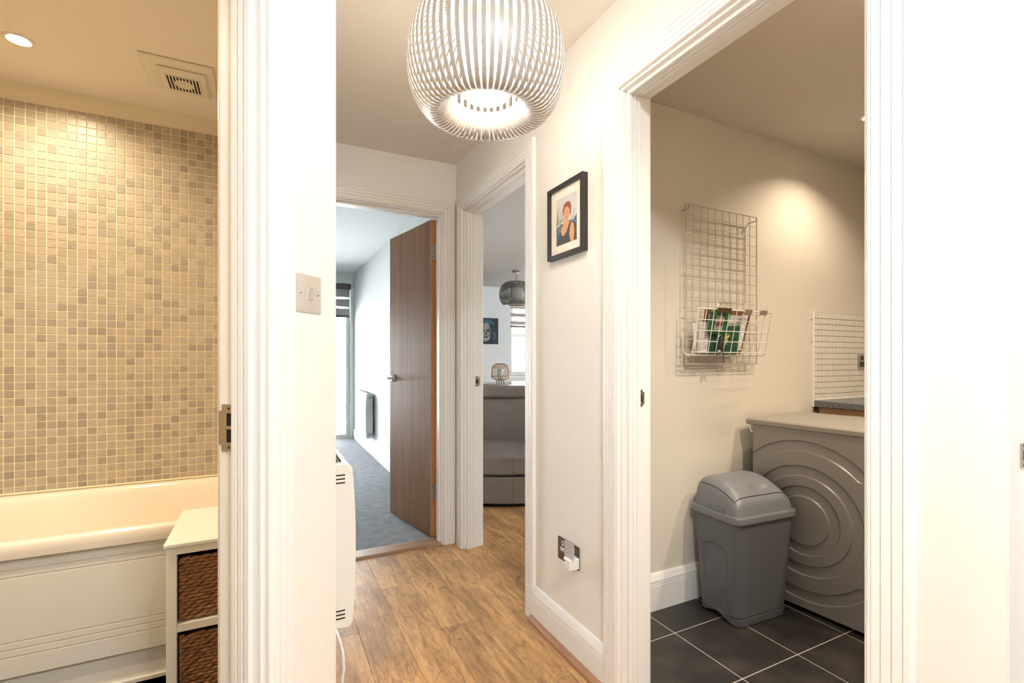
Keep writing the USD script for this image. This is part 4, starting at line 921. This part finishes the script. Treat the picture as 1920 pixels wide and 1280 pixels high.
def blind(label, x0, x1, z0, z1, y, gb, sb, wall):
    b = Thing('roller_blind', label, 'blind', ((x0 + x1) / 2, y, z1))
    b.part('cassette', bx(x0, y - .035, z1 - .075, x1, y + .035, z1, .008), BLINDD if wall else UPVC)
    z = z1 - .075; k = 0
    while z > z0 + .03:
        h_ = gb if k % 2 == 0 else sb; zz = max(z0 + .028, z - h_)
        b.part('grey_band' if k % 2 == 0 else 'sheer_band', bx(x0 + .01, y - .002, zz, x1 - .01, y + .001, z - .0005), BLINDG if k % 2 == 0 else BLINDS, smooth=False); z = zz; k += 1
    b.part('bottom_bar', bx(x0 + .01, y - .010, z0, x1 - .01, y + .006, z0 + .028, .004), BLINDD)
blind('grey and white striped day-night blind over the bedroom balcony door', -.93, 1.046, 1.735, 2.205, 7.235, .105, .03, True)
blind('grey and white striped day-night blind in the lounge window', 3.73, 4.742, 1.69, 2.15, 7.490, .060, .078, False)
sk = Thing('wall_socket', 'white wall socket low on the bedroom wall past the heater', 'socket', (1.10, 6.95, .42)); sk.part('plate', bx(1.090, 6.88, .36, 1.10, 7.02, .445, .003), WHITE)
sk.part('switch', bx(1.088, 6.90, .40, 1.091, 6.915, .42), WHITE, smooth=False)

# canvas portrait
cv = Thing('canvas_picture', 'dark blue canvas with a pale face hanging on the lounge wall', 'picture', (3.255, 7.44, 1.39))
cv.part('canvas', bx(3.035, 7.405, 1.39, 3.475, 7.44, 1.827, .003), mat('canvas_dark', (.012, .022, .035), .7, var=.5, vscale=9))
def onc(poly, t): return extr_to(poly, t, frame((3.035, 7.405, 1.39), (1, 0, 0), (0, 0, 1), (0, -1, 0)))
def blob(cx, cy, rx, ry, n=24, wob=.12, seed=0):
    g = np.random.default_rng(seed); k = 1 + wob * (g.random(n) - .5); return Polygon([(cx + rx * k[i_] * math.cos(2 * math.pi * i_ / n), cy + ry * k[i_] * math.sin(2 * math.pi * i_ / n)) for i_ in range(n)])
cv.part('blue_brushwork', [onc(blob(.19, .35, .16, .07, seed=1, wob=.4), .001), onc(blob(.33, .13, .08, .07, seed=6, wob=.4), .001)], mat('paint_blue', (.02, .075, .12), .7, var=.6, vscale=25), smooth=False)
cv.part('pale_face', onc(blob(.20, .20, .115, .16, seed=2), .0016), mat('paint_pale', (.20, .21, .22), .7, var=.5, vscale=14), smooth=False)
cv.part('dark_features', [onc(blob(.155, .225, .030, .018, seed=3), .0022), onc(blob(.255, .225, .034, .020, seed=4), .0022), onc(blob(.21, .115, .045, .012, seed=5), .0022), onc(Polygon([(.285, .07), (.34, .05), (.33, .34), (.27, .34), (.30, .22)]), .0022), onc(Polygon([(.195, .15), (.225, .15), (.215, .22)]), .0021)], mat('paint_dark', (.02, .016, .02), .7), smooth=False)

# swivel lounge chair
so_ = Thing('armchair', 'large taupe leather round-fronted lounge chair behind the lounge doorway', 'armchair', (1.600, 3.335, 0), -math.radians(26.8))
def sp_(n, m, mt, **k): return so_.part(n, m, mt, world=False, **k)
def plan(ins, z, W=.55, Dp=.98, flat_=.34, n=40):
    pts = []
    for k in range(n + 1):
        t = math.pi + math.pi * k / n; pts.append(((W - ins) * math.cos(t), flat_ + (flat_ - ins) * math.sin(t), z))
    pts += [(W - ins, Dp - ins - .05, z), (W - ins - .05, Dp - ins, z), (-W + ins + .05, Dp - ins, z), (-W + ins, Dp - ins - .05, z)]
    return pts
def cushion(z0, z1, r, ins=0.0, dome=0.0):
    R = []
    for k in range(7): t = math.pi / 2 * k / 6; R.append(plan(ins + r * (1 - math.sin(t)), z0 + r * (1 - math.cos(t))))
    for k in range(7): t = math.pi / 2 * k / 6; R.append(plan(ins + r * (1 - math.cos(t)), z1 - r * (1 - math.sin(t))))
    for a in (.1, .2, .3): R.append(plan(ins + r + a * .9, z1 + dome * math.sin(a * 5)))
    return loft(R)
sp_('plinth', loft([plan(.05, .0), plan(.05, .032)]), DARK, smooth=False)
sp_('base', cushion(.030, .236, .012), LEATHER, smooth=50)
sp_('seat_cushion', cushion(.246, .405, .030, ins=.0, dome=.012), LEATHER, smooth=50)
sp_('back_cushion', rbox(-.50, .655, .36, .50, .90, .800, .035), LEATHER, smooth=50)
sp_('headrest', rbox(-.51, .625, .795, .51, .92, .905, .030), LEATHER, smooth=50)
for s_ in (-1, 1): sp_('arm', rbox(s_ * .535 - .05, .42, .03, s_ * .535 + .05, .97, .60, .04), LEATHER, smooth=50)
xs_ = .085
sp_('seam', [tube([(xs_, .34 - .345 * math.sqrt(1 - (xs_ / .55) ** 2), z) for z in (.045, .14, .225)], .0018, 6), tube([(xs_, .34 - .342 * math.sqrt(1 - (xs_ / .55) ** 2), z) for z in (.27, .33, .385)], .0018, 6), tube([(xs_ + .03, .6245, z) for z in (.825, .85, .88)], .0018, 6), tube([tuple(np.array(p) + (0, 0, .012)) for p in plan(.035, .392)[2:40]], .0022, 6)], mat('seam_thread', (.10, .085, .078), .7))

# glass console table with a lantern lamp
gt = Thing('glass_table', 'glass-topped console table behind the lounge chair', 'table', (2.25, 4.72, 0))
gt.part('top', bx(1.50, 4.50, .873, 3.00, 4.95, .885, .003), GLASSY)
gt.part('glass_edge', tube([(1.50 + .015 * k, 4.499 + .004 * math.sin(k * .8), .8765 + .003 * math.sin(k * 1.9) + .002 * math.sin(k * .7)) for k in range(101)], .0045, 6), mat('glass_edge', (.62, .72, .71), .15))
for xa in (1.56, 2.94):
    for ya in (4.55, 4.90): gt.part('leg', cyl((xa, ya, 0), (xa, ya, .873), .015, 14), STEEL)
lc = np.array([2.216, 4.673, .885])
lm = Thing('table_lamp', 'bamboo cage lantern lamp with a glass cylinder on the glass table', 'lamp', tuple(lc))
def lp(n, m, mt, **k): return lm.part(n, m, mt, world=False, **k)
cage = [(.050, .034), (.088, .050), (.097, .075), (.096, .12), (.088, .165), (.072, .195), (.045, .205)]
for k in range(32):
    a = 2 * math.pi * k / 32; lp('cane', tube([(r * math.cos(a), r * math.sin(a), z) for r, z in cage], .0020, 5), BAMBOO)
for r, z in ((.097, .075), (.088, .165), (.052, .204), (.052, .034)):
    lp('hoop', tube([(r * math.cos(t), r * math.sin(t), z) for t in np.linspace(0, 2 * math.pi, 40, False)], .0035, 6, closed=True), BAMBOO)
lp('base_disc', lathe([(0, .030), (.048, .030), (.048, .040), (0, .040)]), BRONZE)
lp('top_disc', lathe([(0, .203), (.046, .203), (.046, .211), (0, .211)]), BRONZE)
lp('glass_cylinder', lathe([(.030, .040), (.032, .040), (.032, .150), (.030, .150)], closed=True), GLASSY)
lp('bulb', lathe([(0, .05), (.010, .052), (.012, .07), (.022, .10), (.018, .125), (0, .135)]), OPALOFF, smooth=True)
for k in range(4):
    a = math.pi / 4 + k * math.pi / 2; lp('leg', cyl((.040 * math.cos(a), .040 * math.sin(a), 0), (.036 * math.cos(a), .036 * math.sin(a), .032), .004, 8), BRONZE)
